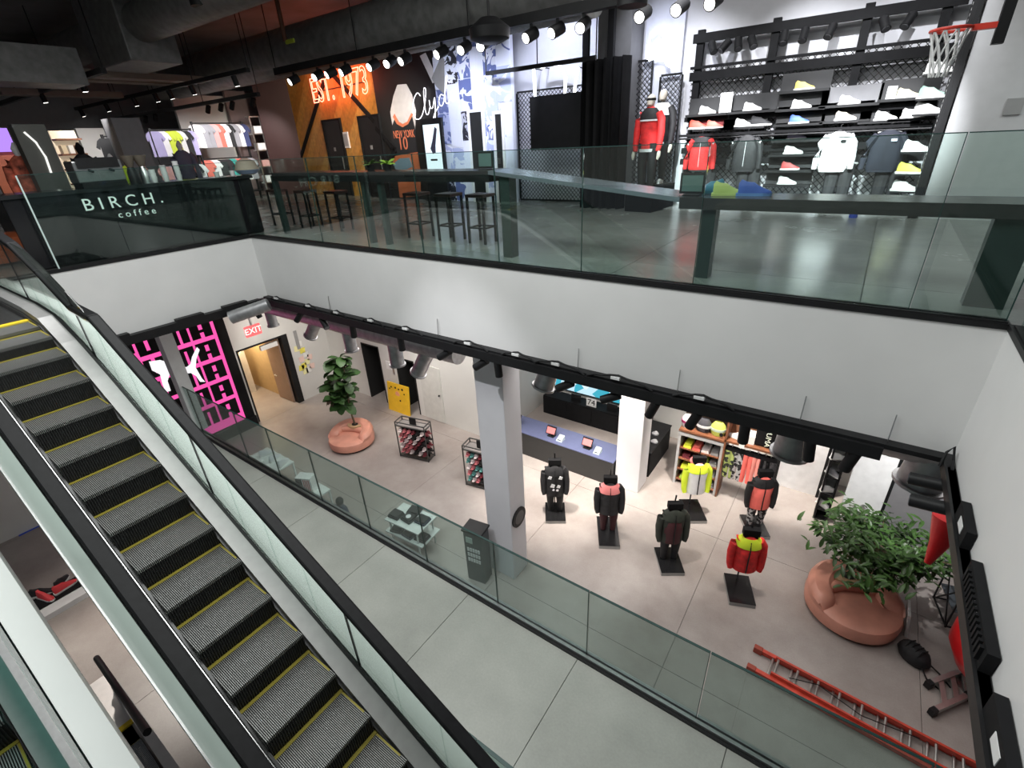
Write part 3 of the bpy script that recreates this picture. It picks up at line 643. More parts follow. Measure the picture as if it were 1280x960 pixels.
for k in range(4):
    for j in range(4):
        ci = order[k][j]
        if ci is None: continue
        xx = (x0+x1)/2-L+.14+j*(2*L-.2)/4; zz = ZA+.15+k*(zt2-.2)/4; wd = (2*L-.2)/4*.85
        nm, c_, ln = FC[ci]
        one('folded_clothes', MB().box(xx, xx+wd, YS+.06, YS+.4, zz, zz+.05).box(xx+.01, xx+wd-.01, YS+.07, YS+.4, zz+.05, zz+.10), mat('cloth_'+nm, c_, .85), '%s folded clothes on the %s board of the grey unit, %s' % (ln, ['bottom', 'second', 'third', 'top'][k], ['by the side counter', 'second stack', 'third stack', 'by the leggings'][j]), 'clothes', 'folded clothes on the lower shelf unit')
for i, (px, c1_, c2_, nm) in enumerate(((858, (.75, .72, .72), (.35, .03, .12), 'white and burgundy'), (878, (.06, .06, .07), (.7, .7, .7), 'black and white'), (897, (.55, .65, .12), (.5, .6, .5), 'lime green'))):
    xx = shelfpx(px, 530).x; zz = ZA+zc2+.05
    t_ = thing('duffel_bag', nm+' round sports bag in the wooden cubby', 'bag', (xx, YS+.2, zz)); t_.scale = (.84, .9, .95)
    obj('bag_body', MB().rings([(0, 0, 0, .17, .12), (0, 0, .12, .21, .15), (0, 0, .26, .20, .14), (0, 0, .36, .12, .08)], 14), mat('bag_%d' % i, c1_, .6), t_, smooth=True)
    obj('bag_band', MB().rings([(0, 0, .14, .215, .155), (0, 0, .21, .215, .155)], 14), mat('bagband_%d' % i, c2_, .6), t_, smooth=True)
    obj('bag_tag', MB().tube([(.13, -.14, .1), (.13, -.16, .1)], .05, 10), BLACK, t_)
# leggings bay
r = thing('hanging_bay', 'wooden wall bay with shoe shelf above a rail of hanging leggings', 'shelf', ((x1+x2)/2, YS, ZA)); L2 = (x2-x1)/2
zb2 = shelfpx(940, 561).z-ZA
obj('shelf_board', MB().box(-L2, L2, -.02, .5, zb2, zb2+.05), WOODR, r); obj('back_panel', MB().box(-L2, L2, .46, .5, zb2-.1, zb2+1.0), mat('cubby_dark2', (.20, .09, .05), .6), r)
obj('side_panel', MB().box(-L2, -L2+.04, -.02, .5, 0, zb2+1.0), WOODR, r)
obj('hang_rail', MB().tube([(-L2, .15, zb2-.08), (L2, .15, zb2-.08)], .018), BLACK, r)
CAMO = bpy.data.materials.new('camo_green'); CAMO.use_nodes = True
def twotone(m, c1_, c2_, sc):
    n, l = nt(m); tx = n.new('ShaderNodeTexVoronoi'); tx.inputs['Scale'].default_value = sc; co_ = n.new('ShaderNodeTexCoord'); l.new(co_.outputs['Object'], tx.inputs['Vector'])
    rp_ = n.new('ShaderNodeValToRGB'); rp_.color_ramp.interpolation = 'CONSTANT'; rp_.color_ramp.elements[0].color = c1_+(1,); rp_.color_ramp.elements[1].color = c2_+(1,); rp_.color_ramp.elements[1].position = .5
    l.new(tx.outputs['Color'], rp_.inputs['Fac']); l.new(rp_.outputs['Color'], n['Principled BSDF'].inputs['Base Color']); n['Principled BSDF'].inputs['Roughness'].default_value = .8; return m
twotone(CAMO, (.03, .035, .03), (.38, .45, .14), 14)
CAMB = bpy.data.materials.new('camo_black'); CAMB.use_nodes = True; twotone(CAMB, (.02, .02, .022), (.45, .45, .46), 16)
def leggings(x_, y_, z_, m, lab, ln=.95):
    t_ = thing('leggings', lab, 'leggings', (x_, y_, z_), 0, 'leggings on the lower wall rail')
    obj('waist', MB().rings([(0, 0, -.16, .15, .05), (0, 0, -.05, .13, .045)], 12), BLACKM, t_)
    obj('trousers', MB().rings([(-.07, 0, -ln, .05, .04), (-.075, 0, -.5, .075, .05), (-.06, 0, -.16, .085, .05)], 10).rings([(.07, 0, -ln, .05, .04), (.075, 0, -.5, .075, .05), (.06, 0, -.16, .085, .05)], 10), m, t_, smooth=True)
    obj('hanger', MB().tube([(0, 0, -.05), (0, 0, .02)], .01), STEEL, t_)
CORAL = mat('coral_fabric', (.90, .17, .14), .8)
for px, m, lab in ((912, CAMO, 'green camouflage leggings on the wall rail'), (922, CAMB, 'black and white patterned leggings on the wall rail'), (935, CORAL, 'coral leggings on the wall rail between patterned and black pairs'), (946, mat('salmon_fabric', (.88, .33, .28), .8), 'salmon pink leggings on the wall rail'), (956, BLACKM, 'plain black leggings on the wall rail'), (963, mat('charcoal_dots', (.05, .05, .055), .8, vary=.8, scale=30), 'charcoal speckled leggings at the end of the wall rail')):
    leggings(shelfpx(px, 575).x, YS+.15-.08, ZA+zb2-.08, m, lab)
SHW = mat('shoe_white', (.78, .78, .78), .55); SHS = mat('shoe_sole', (.7, .7, .68), .6)
SHOES = {}
def shoe_mesh(kind):
    if kind in SHOES: return SHOES[kind]
    up = MB(); n_ = 12
    sec = [(-.140, .095, .026, .0), (-.118, .125, .036, .0), (-.075, .105, .039, .0), (-.045, .10, .04, 0), (-.01, .098, .041, 0), (.03, .07, .043, .0), (.08, .045, .046, 0), (.125, .030, .038, 0), (.150, .016, .016, 0)]
    vs = []; fs = []
    for x_, h_, w_, _ in sec:
        vs += [(x_, -w_, .02), (x_, -w_*.92, .02+h_*.5), (x_, -w_*.45, .02+h_), (x_, w_*.45, .02+h_), (x_, w_*.92, .02+h_*.5), (x_, w_, .02)]
    for i in range(len(sec)-1):
        for k in range(6): fs.append((i*6+k, i*6+(k+1) % 6, (i+1)*6+(k+1) % 6, (i+1)*6+k))
    fs += [tuple(range(6))[::-1], tuple(range(len(vs)-6, len(vs)))]
    up._add(vs, fs)
    so = MB().prism([(-.155, -.03), (-.145, -.042), (-.02, -.044), (.08, -.05), (.14, -.03), (.158, 0), (.14, .03), (.08, .05), (-.02, .044), (-.14, .042), (-.15, .03)], (0, 0, 0), X, Y, .026)
    SHOES[kind] = (up.mesh('upper'), so.mesh('sole')); return SHOES[kind]
def shoe(p, rz, m, lab, group=None, sole=None, sc=1.0):
    um, sm_ = shoe_mesh('a'); t_ = thing('sneaker', lab, 'shoe', p, rz, group); t_.scale = (sc, sc, sc)
    for nm, me, mm in (('upper', um, m), ('sole', sm_, sole or SHS)):
        me2 = me.copy(); obj(nm, me2, mm, t_, smooth=(nm == 'upper'))
    return t_
zz = ZA+zb2+.05
shoe((shelfpx(920, 538).x, YS+.2, zz), R(160), SHW, 'white sneaker on the wooden shelf above the camouflage leggings', sc=1.3)
one('shoe_box', MB().box(shelfpx(925, 540).x, shelfpx(944, 545).x, YS+.08, YS+.4, zz, zz+.2), mat('box_white', (.75, .74, .72), .6), 'white shoe box on the wooden shelf beside the black bag', 'box')
xx = shelfpx(958, 548).x
r = thing('backpack', 'black backpack with white PUMA lettering on the wooden shelf', 'bag', (xx, YS+.1, zz))
obj('bag_body', MB().box(-.24, .24, 0, .2, 0, .5), BLACKM, r, bevel=.05)
text('PUMA', .16, mat('print_white', (.85, .9, .75), .6), (.03, -.006, .27), -Z, X, .003, parent=r, sx=1.1)
one('price_card', MB().box(shelfpx(925, 550).x, shelfpx(932, 551).x, YS-.03, YS-.022, zz-.1, zz+.2), mat('card_white', (.8, .8, .8), .6), 'white upright price card on the wooden shelf edge', 'card')
# bright doorway beyond, narrow shelf, white partition
ydw = YA+2.2
a, b_ = ony(975, 580, ydw), ony(1028, 590, ydw)
d2 = sroot('door_2')
obj('lit_panel', MB().box(a.x, b_.x, ydw, ydw+.05, ZA, ZA+3.4), mat('bright_white_panel', (.85, .85, .86), .5), d2)
obj('jamb', MB().box(b_.x, b_.x+.22, ydw-.05, ydw+.1, ZA, ZA+3.4), BLACK, d2); obj('jamb', MB().box(a.x-.1, a.x, ydw-.05, ydw+.1, ZA, ZA+3.4), BLACK, d2)
PRT = bpy.data.materials.new('blue_print'); PRT.use_nodes = True; twotone(PRT, (.55, .6, .72), (.32, .38, .55), 8)
obj('print', MB().box(b_.x-.75, b_.x-.15, ydw-.012, ydw, ZA+1.5, ZA+2.9), PRT, d2)
yn2 = YA+1.3
a, b_ = ony(1030, 600, yn2), ony(1050, 600, yn2)
r = thing('narrow_shelf', 'tall narrow black shelf of shoes next to the white partition', 'shelf', ((a.x+b_.x)/2, yn2, ZA)); L = (b_.x-a.x)/2
obj('frame', MB().box(-L, -L+.04, 0, .35, 0, 3.2).box(L-.04, L, 0, .35, 0, 3.2).box(-L, L, 0, .35, 0, .04), BLACK, r)
obj('back_panel', MB().box(-L, L, .33, .36, 0, 3.2), WALLW, r)
for k in range(7): obj('shelf_board', MB().box(-L, L, 0, .33, .45*k+.3, .45*k+.33), BLACK, r)
for k in range(6):
    shoe(((a.x+b_.x)/2, yn2+.12, ZA+.45*k+.33), R(-30+60*(k % 2)), [SHW, SHW, mat('shoe_grey', (.3, .3, .32), .6), SHW, mat('shoe_pale', (.7, .66, .6), .6), mat('shoe_red', (.7, .05, .06), .6)][k], '%s sneaker on shelf %s of the narrow black shelf' % (['white', 'white', 'grey', 'white', 'cream', 'red'][k], ['one from the floor', 'two', 'three', 'four', 'five', 'six'][k]), sc=1.2)
yp = YA+.35
a, b_ = ony(1062, 600, yp), ony(1113, 606, yp)
tp = hz(Vector((a.x, yp, ZA)), 1080, 566)
r = thing('partition', 'plain white freestanding partition board with black edge behind the ficus', 'partition', ((a.x+b_.x)/2, yp, ZA)); L = (b_.x-a.x)/2
obj('board', MB().box(-L, L, 0, .06, 0, 3.15), mat('partition_white', (.82, .82, .82), .45), r)
obj('edge_frame', MB().box(L, L+.05, -.01, .08, 0, 3.15), BLACK, r)
ax_ = ony(1150, 640, YA+1.2).x
struct('wall_grey_stub', MB().box(L+r.location.x+.15, 6.6, YA+1.2, YA+1.3, ZA, -.75), GREYW)
# ================================================================== LOWER FLOOR: FREE-STANDING THINGS
NEON = mat('neon_yellow_fabric', (.68, .85, .04), .8); REDF = mat('red_fabric', (.72, .03, .03), .75, vary=.2, scale=12)
WHF = mat('white_fabric', (.80, .80, .82), .8); BLKF = mat('black_fabric', (.014, .014, .016), .7, vary=.4, scale=14); OLIVE = mat('dark_olive_fabric', (.030, .036, .028), .75, vary=.3)
MARF = mat('maroon_fabric', (.060, .014, .018), .7); PNKF = mat('pink_fabric', (.80, .25, .25), .8)
PLIN = mat('plinth_top', (.012, .012, .013), .2); PLIS = mat('plinth_side', (.30, .30, .29), .5)
def torso(w=.24, d=.15, hem=.62, flare=1.0):
    return MB().rings([(0, 0, hem, w*.95*flare, d*1.05), (0, 0, hem+.12, w*.98*flare, d*1.08), (0, 0, hem+.35, w*.90, d), (0, 0, hem+.58, w, d*1.05), (0, 0, hem+.72, w*.95, d*.9), (0, 0, hem+.80, w*.55, d*.6), (0, 0, hem+.84, w*.28, d*.42)], 16)
def sleeve(s, w=.24, hem=.62, low=.02):
    return MB().tube([(s*w*.80, 0, hem+.73), (s*(w+.03), 0, hem+.62), (s*(w+.06), -.01, hem+.38), (s*(w+.06), -.05, hem+low+.10), (s*(w+.04), -.07, hem+low)], [.085, .085, .075, .06, .048], 10)
def mannequin(label, bl, br, tl, body, shoulder, front=None, legs=None, marks=None, hood=None, arm=None):
    zt_ = ZA+.09; B_, R_, T_ = onz(*bl, zt_), onz(*br, zt_), onz(*tl, zt_)
    u = R_-B_; rot = math.atan2(u.y, u.x); v = Vector((-math.sin(rot), math.cos(rot), 0)); w_ = u.length; d_ = max(.5, min(.95, (T_-B_).dot(v)))
    c = B_+u/2+v*d_/2; c.z = ZA
    r = thing('mannequin', label, 'mannequin', c, rot)
    pl = obj('plinth', MB().box(-w_/2, w_/2, -d_/2, d_/2, 0, .085), PLIS, r)
    obj('plinth_top', MB().box(-w_/2-.002, w_/2+.002, -d_/2-.002, d_/2+.002, .085, .09), PLIN, pl)
    yb = .06
    obj('pole', MB().tube([(0, yb+.20, .09), (0, yb+.20, 1.0), (0, yb+.06, 1.45), (0, yb+.02, 1.78)], .016, 8), BLACK, r)
    obj('neck_block', MB().box(-.15, .15, yb-.06, yb+.06, 1.47, 1.62).box(-.12, .12, yb-.05, yb+.05, 1.38, 1.47), BLACKM, r, bevel=.01)
    def sh(mb): mb.v = [(a, b+yb, z) for a, b, z in mb.v]; return mb
    j = obj('jacket', sh(torso()), body, r, smooth=True)
    for s in (-1, 1): obj('sleeve', sh(sleeve(s, .22)), arm or shoulder, r, smooth=True)
    obj('shoulder_yoke', sh(MB().rings([(0, 0, 1.22, .245, .165), (0, 0, 1.345, .236, .142), (0, 0, 1.43, .14, .10)], 16, cap=False)), shoulder, j, smooth=True)
    if front: obj('front_panel', sh(MB().rings([(0, -.02, .64, .20, .16), (0, -.02, .95, .20, .155), (0, -.02, 1.18, .19, .155), (0, -.02, 1.26, .10, .12)], 14)), front, j, smooth=True)
    obj('zip', MB().tube([(0, yb-.19, .66), (0, yb-.18, .95), (0, yb-.18, 1.2), (0, yb-.12, 1.38)], .012, 6), BLACK, j)
    if hood: obj('hood', sh(MB().rings([(0, .05, 1.38, .17, .12), (0, .07, 1.47, .19, .13), (0, .06, 1.55, .14, .09)], 12)), hood, j, smooth=True)
    if marks:
        for k, (a, b2, s_) in enumerate(((-.12, 1.22, .05), (.13, 1.21, .05), (-.06, .98, .06), (.08, .96, .05), (.05, .85, .035), (-.04, .86, .03))):
            obj('white_mark', MB().prism([(-s_, -s_*.6), (s_*.6, -s_), (s_, s_*.5), (-s_*.3, s_)], (a, yb-.185, b2), X, Z, .008), WHF, j)
    if legs:
        for s in (-1, 1): obj('trouser_leg', sh(MB().tube([(s*.11, 0, .72), (s*.115, -.01, .45), (s*.11, .0, .1)], [.115, .09, .06], 10)), legs, r, smooth=True)
    return r
mannequin('black jacket with white marks on a form by the checkout counter', (682, 651), (707, 651), (684, 628), BLKF, BLKF, legs=BLKF, marks=True)
mannequin('black vest with pink shoulders on a form by the wide white column', (749, 682), (775, 683), (751, 645), BLKF, PNKF, front=BLKF, legs=MARF, arm=BLKF)
mannequin('dark olive jacket with maroon front on a form', (827, 716), (856, 716), (823, 684), OLIVE, OLIVE, front=MARF, legs=BLKF)
mannequin('white jacket with neon yellow sleeves and pink hood on a form', (859, 651), (884, 651), (853, 624), WHF, NEON, hood=PNKF)
mannequin('coral top under black jacket with patterned leggings on a form', (937, 670), (963, 671), (925, 643), CORAL, BLKF, front=CORAL, legs=CAMB)
mannequin('red jacket with neon yellow and white sleeves on a form', (912, 752), (945, 757), (905, 716), REDF, NEON, front=REDF, arm=REDF)
# accessory racks
def cap_thing(p, rz, m, lab, group):
    t_ = thing('cap', lab, 'cap', p, rz, group); t_.scale = (.82, .82, .82)
    obj('crown', MB().rings([(0, 0, -.05, .075, .065), (0, 0, .0, .078, .068), (0, 0, .045, .05, .045), (0, 0, .06, .012, .012)], 10), m, t_, smooth=True)
    obj('brim', MB().prism([(-.06, -.05), (-.045, -.12), (0, -.14), (.045, -.12), (.06, -.05)], (0, 0, -.05), X, Y, .012), m, t_)
    return t_
STEELD = mat('dark_steel_frame', (.10, .10, .10), .4, .6)
def rack(label, l, f, rr, hpx, pals, gname):
    c, rot, w_, d_ = quad_base(l, f, rr); d_ = max(d_, .35); h_ = hz(onz(*f, ZA), *hpx); h_ = max(1.2, min(1.75, h_))
    r = thing('accessory_rack', label, 'display rack', c, rot); a, b2 = w_/2, d_/2; t_ = .014
    mb = MB()
    for sx in (-1, 1):
        for sy in (-1, 1): obj('post', MB().bar((sx*a, sy*b2, 0), (sx*a, sy*b2, h_), .025, .025), STEELD, r)
    for zz in (.05, h_-.12, h_):
        for s in (-1, 1): obj('rail', MB().bar((-a, s*b2, zz), (a, s*b2, zz), .025, .025), STEELD, r); obj('rail', MB().bar((s*a, -b2, zz), (s*a, b2, zz), .025, .025), STEELD, r)
    obj('base_tray', MB().box(-a, a, -b2, b2, .02, .05), mat('rack_tray', (.12, .10, .085), .5), r)
    obj('top_tray', MB().box(-a+.02, a-.02, -b2+.02, b2-.02, h_-.13, h_-.11), mat('rack_top', (.26, .24, .23), .25), r)
    obj('centre_board', MB().box(-a+.05, a-.05, -.015, .015, .08, h_-.14), BLACKM, r)
    obj('header_card', MB().box(-.1, .12, -.01, .01, h_-.1, h_+.12), BLACK, r)
    nx, nz_ = 6, 5
    M_ = Matrix.Rotation(rot, 3, 'Z')
    for i in range(nx):
        for k in range(nz_):
            m, nm = pals[(0 if i < 3 else 1)][(i*2+k) % len(pals[0])]
            x_ = -a+.12+(w_-.24)*i/(nx-1); z_ = .24+(h_-.5)*k/(nz_-1)
            cap_thing(c+M_ @ Vector((x_, -.12, z_)), rot, m, '%s cap, %s, row %s up, hook %s from the planter' % (nm, gname, ['one', 'two', 'three', 'four', 'five'][k], ['one', 'two', 'three', 'four', 'five', 'six'][i]), 'caps on the '+gname)
    for k in range(4):
        for j in (-1, 1):
            z_ = .3+(h_-.6)*k/3; m, nm = pals[1][k % 2]
            cap_thing(c+M_ @ Vector((a-.04, j*.09*min(1, d_*2), z_)), rot+R(90), m, '%s cap at the end face of the %s, row %s up' % (nm, gname, ['one', 'two', 'three', 'four'][k]), 'caps on the end of the '+gname)
PK1 = mat('cap_pink', (.55, .16, .18), .7); PK2 = mat('cap_pale', (.72, .62, .62), .7); DK1 = mat('cap_black', (.015, .013, .013), .6); RD1 = mat('cap_maroon', (.16, .02, .03), .6); TL1 = mat('cap_teal', (.10, .28, .26), .7)
rack('wire rack of pink and black caps near the yellow board', (501, 570), (536, 578), (554, 572), (531, 541), [[(PK1, 'pink'), (PK2, 'pale pink'), (PK1, 'pink')], [(DK1, 'black'), (RD1, 'maroon'), (PK2, 'pale pink')]], 'yellow-board rack')
rack('wire rack of teal and red caps beside the front white column', (583, 606), (618, 616), (636, 608), (612, 566), [[(TL1, 'teal'), (PK1, 'pink'), (PK2, 'pale pink')], [(DK1, 'black'), (RD1, 'maroon'), (TL1, 'teal')]], 'front-column rack')
# planter sofas
LEATH = mat('pink_leather', (.66, .30, .22), .42, vary=.12, scale=3, bump=.05); TAN = mat('planter_tan', (.50, .33, .18), .6); SOIL = mat('soil', (.02, .015, .012), .95)
def sofa(label, c, rad, rot):
    r = thing('planter_sofa', label, 'sofa', c, rot); k = rad/.8
    r.scale = (k, k, k)
    obj('foot_plinth', MB().rings([(0, 0, 0, .70, .70), (0, 0, .06, .70, .70)], 32), BLACKM, r)
    obj('seat_cushion', MB().rings([(0, 0, .05, .72, .72), (0, 0, .10, .79, .79), (0, 0, .26, .81, .81), (0, 0, .36, .78, .78), (0, 0, .405, .70, .70), (0, 0, .41, .1, .1)], 40), LEATH, r, smooth=True)
    # backrest: thick crescent round the far side with the planting well in its middle
    na = 26; vs = []; fs = []
    for i in range(na+1):
        th = R(-28+236*i/na); e_ = max(0.0, math.sin(math.pi*i/na))**.35
        ro, ri = .80, .80-(.34+.10*e_); h_ = .40+(.27*e_)
        for (rr_, zz) in ((ro-.02, .30), (ro, .40+(h_-.4)*.4), (ro-.03, h_-.06), (ro-.10, h_), (ri+.09, h_), (ri+.02, h_-.06), (ri, .44), (ri, .30)):
            vs.append((rr_*math.cos(th), rr_*math.sin(th), zz))
    for i in range(na):
        for q_ in range(8): fs.append((i*8+q_, i*8+(q_+1) % 8, (i+1)*8+(q_+1) % 8, (i+1)*8+q_))
    fs += [tuple(range(8))[::-1], tuple(range(na*8, na*8+8))]
    obj('backrest', MB()._add(vs, fs), LEATH, r, smooth=True)
    obj('lumbar_cushion', MB().tube([(.44*math.cos(R(a_)), .07+.15*math.sin(R(a_)), .47) for a_ in range(-10, 191, 20)], [.08]+[.11]*9+[.08], 12), LEATH, r, smooth=True)
    pt = obj('planter_well', MB().rings([(0, .34, .35, .27, .20), (0, .34, .62, .29, .22), (0, .34, .63, .27, .20), (0, .34, .60, .1, .08)], 20), TAN, r, smooth=True)
    obj('soil', MB().rings([(0, .34, .615, .12, .11), (0, .34, .635, .11, .10)], 14), SOIL, pt)
    M_ = Matrix.Rotation(rot, 3, 'Z'); return Vector(c)+M_ @ Vector((0, .34*k, .62*k))
a, b_ = onz(413, 555, ZA), onz(470, 553, ZA)
sc1 = (a+b_)/2; rad = (b_-a).length/2
s1 = sofa('round pink leather planter sofa holding the fiddle-leaf fig', sc1, rad*.95, R(20))
a, b_ = onz(1002, 758, ZA), onz(1121, 775, ZA)
sc2 = (a+b_)/2+Vector((0, .05, 0)); rad2 = (b_-a).length/2
s2 = sofa('round pink leather planter sofa holding the bushy ficus tree', sc2, rad2*.96, R(28))
# plants
BARK = mat('bark', (.13, .09, .055), .8); LEAF1 = mat('fig_leaf', (.035, .085, .022), .4, vary=.5, scale=3); LEAF2 = mat('ficus_leaf', (.042, .098, .020), .40, vary=.55, scale=2.5)
def leaf_mesh(ln, wd, m, fold=.25):
    n_ = 5; vs = []; fs = []
    prof = [(0, .06), (.2, .55), (.45, .95), (.7, 1), (.9, .6), (1, .04)]
    for t_, w_ in prof:
        z_ = -.28*ln*t_*t_
        vs += [(-wd*w_/2, ln*t_, z_+fold*wd*w_/2), (0, ln*t_, z_), (wd*w_/2, ln*t_, z_+fold*wd*w_/2)]
    for i in range(len(prof)-1):
        for k in range(2): fs.append((i*3+k, i*3+k+1, (i+1)*3+k+1, (i+1)*3+k))
    me = MB()._add(vs, fs).mesh('leaf'); me.materials.append(m); me.polygons.foreach_set('use_smooth', [True]*len(me.polygons)); return me
def leaf_at(me, parent, p, yaw, pitch, s=1):
    o = bpy.data.objects.new('leaf', me); col.objects.link(o); o.parent = parent; o.location = p; o.rotation_euler = (pitch, random.uniform(-.4, .4), yaw); o.scale = (s, s, s)
# fiddle-leaf fig
r = thing('fiddle_leaf_fig', 'fiddle-leaf fig tree with broad dark leaves in the pink sofa', 'plant', s1)
hF = 2.35
stems = [[(0, 0, 0), (-.06, -.02, .5), (-.18, -.05, 1.0), (-.28, -.08, 1.6), (-.26, -.06, hF-.1)], [(-.08, 0, .5), (.0, -.03, 1.1), (.06, .0, 1.7), (.04, 0, hF)], [(-.10, 0, .6), (-.42, -.15, 1.1), (-.56, -.18, 1.45)], [(-.1, 0, .5), (-.15, -.2, .8), (-.2, -.35, 1.1)]]
for i, s_ in enumerate(stems): obj('trunk' if i == 0 else 'branch', MB().tube(s_, [.035]+[.022]*(len(s_)-2)+[.01], 7), BARK, r)
LF = leaf_mesh(.40, .28, LEAF1)
for s_ in stems:
    P = [Vector(p) for p in s_]
    for k in range(34):
        t_ = random.uniform(.35, 1)*(len(P)-1); i = min(int(t_), len(P)-2); p = P[i].lerp(P[i+1], t_-i)
        if p.z < .55: continue
        leaf_at(LF, r, p, random.uniform(0, 6.28), random.uniform(-.75, .75), random.uniform(.75, 1.2))
q = ony(431, 459, (sc1.y))
q = s1+Vector((.28, .25, 0)); q.z = ZA+2.9
ex = thing('fire_extinguisher', 'small red fire extinguisher fixed to the wall above the fig', 'extinguisher', (ony(432, 470, YA-.1).x, YA-.08, ony(432, 470, YA-.1).z))
obj('cylinder', MB().tube([(0, 0, 0), (0, 0, .34)], .07, 12), mat('extinguisher_red', (.65, .03, .03), .35), ex, smooth=True)
obj('valve', MB().tube([(0, 0, .34), (0, 0, .44)], .025, 8), BLACK, ex); obj('band', MB().tube([(0, 0, .15), (0, 0, .21)], .072, 12), SHW, ex)
# ficus
r = thing('ficus_tree', 'bushy ficus tree with small glossy leaves in the pink sofa', 'plant', s2)
hT = 1.0
obj('trunk', MB().tube([(0, 0, 0), (.08, .02, .3), (.2, .0, .6), (.3, .0, .9)], [.045, .035, .03, .025], 8), BARK, r)
LB = leaf_mesh(.17, .055, LEAF2, .35)
br = []
for k in range(22):
    an = k*2.399; ln = random.uniform(.5, 1.12); el = random.uniform(0, .52)
    p0 = Vector((.30, .0, .48+.32*random.random())); p2 = p0+Vector((math.cos(an)*ln, math.sin(an)*ln, el)); p1 = p0.lerp(p2, .5)+Vector((0, 0, .08))
    obj('branch', MB().tube([p0, p1, p2], [.018, .012, .006], 6), BARK, r); br.append((p0, p1, p2))
nl = 0; extra = MB()
for k in range(1500):
    p0, p1, p2 = random.choice(br); t_ = random.uniform(.35, 1.12)
    p = p0.lerp(p1, t_*2) if t_ < .5 else p1.lerp(p2, (t_-.5)*2)
    p = p+Vector((random.gauss(0, .12), random.gauss(0, .12), random.gauss(.04, .09)))
    yaw = random.uniform(0, 6.28); pit = random.uniform(-.7, .6); s_ = random.uniform(.8, 1.35)
    if nl < 295: leaf_at(LB, r, p, yaw, pit, s_); nl += 1
    else:
        mt = Matrix.Translation(p) @ Matrix.Rotation(yaw, 4, 'Z') @ Matrix.Rotation(pit, 4, 'X') @ Matrix.Scale(s_, 4)
        extra._add([mt @ v.co for v in LB.vertices], [tuple(f.vertices) for f in LB.polygons])
fo = obj('foliage', extra, LEAF2, r, smooth=True); fo['kind'] = 'stuff'
# white tiered table with folded shirts
c = onz(513, 690, ZA)+Vector((-.1, .25, 0))
r = thing('tiered_table', 'white two-tier display table stacked with black folded shirts', 'table', c, R(4)); WTB = mat('white_table', (.72, .74, .73), .4)
for i, (zz, sx) in enumerate(((.42, .55), (.78, .50))):
    obj('tier', MB().box(-sx, sx, -.32, .32, zz-.03, zz), WTB, r)
mb = MB()
for sx in (-1, 1):
    for sy in (-1, 1): obj('leg', MB().bar((sx*.40, sy*.26, 0), (sx*.40, sy*.26, .78), .03, .03), WTB, r)
M_ = Matrix.Rotation(R(4), 3, 'Z')
k = 0
for tz, lst in ((.78, ((-.34, -.1), (0, -.05), (.32, .05), (-.05, .2))), (.42, ((-.3, -.15), (.05, -.15), (.38, -.1)))):
    for (px, py) in lst:
        k += 1
        sh_ = thing('folded_shirt', ['black folded shirt at the end of the tiered table top', 'black folded shirt with white print on the tiered table top', 'dark folded shirt at the other end of the tiered table top', 'black folded shirt at the back of the tiered table top', 'black shirt on the lower tier of the white table near its end', 'navy shirt in the middle of the lower tier', 'black shirt on the lower tier at its far end'][k-1], 'shirt', c+M_ @ Vector((px, py, tz)), R(4)+random.uniform(-.2, .2))
        obj('fold', MB().box(-.15, .15, -.13, .13, 0, .05), [BLKF, mat('navy_fabric', (.02, .03, .06), .8)][k % 3 == 0], sh_, bevel=.015); obj('top_fold', MB().box(-.13, .13, -.11, .12, .05, .085), BLKF, sh_, bevel=.012)
        if k == 2: obj('round_print', MB().tube([(0, 0, .086), (0, 0, .089)], .06, 14), WHF, sh_)
# dark kiosk
c, rot, w_, d_ = quad_base((586, 722), (607, 730), (616, 718)); h_ = hz(onz(607, 730, ZA), 603, 668); d_ = max(d_, .3)
r = thing('card_kiosk', 'dark kiosk with black top and rows of small white cards', 'kiosk', c, rot)
obj('kiosk_body', MB().box(-w_/2, w_/2, -d_/2, d_/2, 0, h_-.05), mat('kiosk_grey', (.07, .08, .08), .45), r)
obj('kiosk_top', MB().box(-w_/2-.03, w_/2+.03, -d_/2-.03, d_/2+.03, h_-.05, h_), BLACK, r, bevel=.01)
for k in range(3):
    for j in range(5): obj('white_card', MB().box(-w_/2+.06+j*(w_-.1)/5, -w_/2+.06+(j+.7)*(w_-.1)/5, -d_/2-.012, -d_/2, h_-.55-.14*k, h_-.46-.14*k), SHW, r)
obj('screen', MB().box(-w_/2+.05, -w_/2+.2, -d_/2-.012, -d_/2, h_-.32, h_-.18), mat('kiosk_screen', (.45, .55, .5), .3), r)
# low tables cut by the walkway edge
def low_table(label, c, w_, d_, h_, m):
    r = thing('display_table', label, 'table', c); obj('table_top', MB().box(-w_/2, w_/2, -d_/2, d_/2, h_-.04, h_), m, r)
    for sx in (-1, 1):
        for sy in (-1, 1): obj('leg', MB().bar((sx*(w_/2-.03), sy*(d_/2-.03), 0), (sx*(w_/2-.03), sy*(d_/2-.03), h_-.04), .04, .04), m, r)
    return r
zt_ = ZA+.95
q = onz(333, 577, zt_); low_table('white display table of white shoes beyond the walkway rail', Vector((q.x, q.y, ZA)), 1.3, .8, .95, WTB)
for k in range(6):
    shoe(Vector((q.x-.5+.2*k, q.y-.22+.42*(k % 2), zt_)), R(90+random.uniform(-25, 25)), [SHW, mat('shoe_pearl', (.66, .66, .70), .5)][k % 2], '%s sneaker on the white display table, %s from its wall end' % (['white', 'pearl grey'][k % 2], ORDN[k]), 'sneakers on the white display table', sc=1.3)
q = onz(386, 612, zt_); tb = low_table('low table with striped poster box beyond the walkway rail', Vector((q.x, q.y, ZA)), .9, .6, .95, WTB)
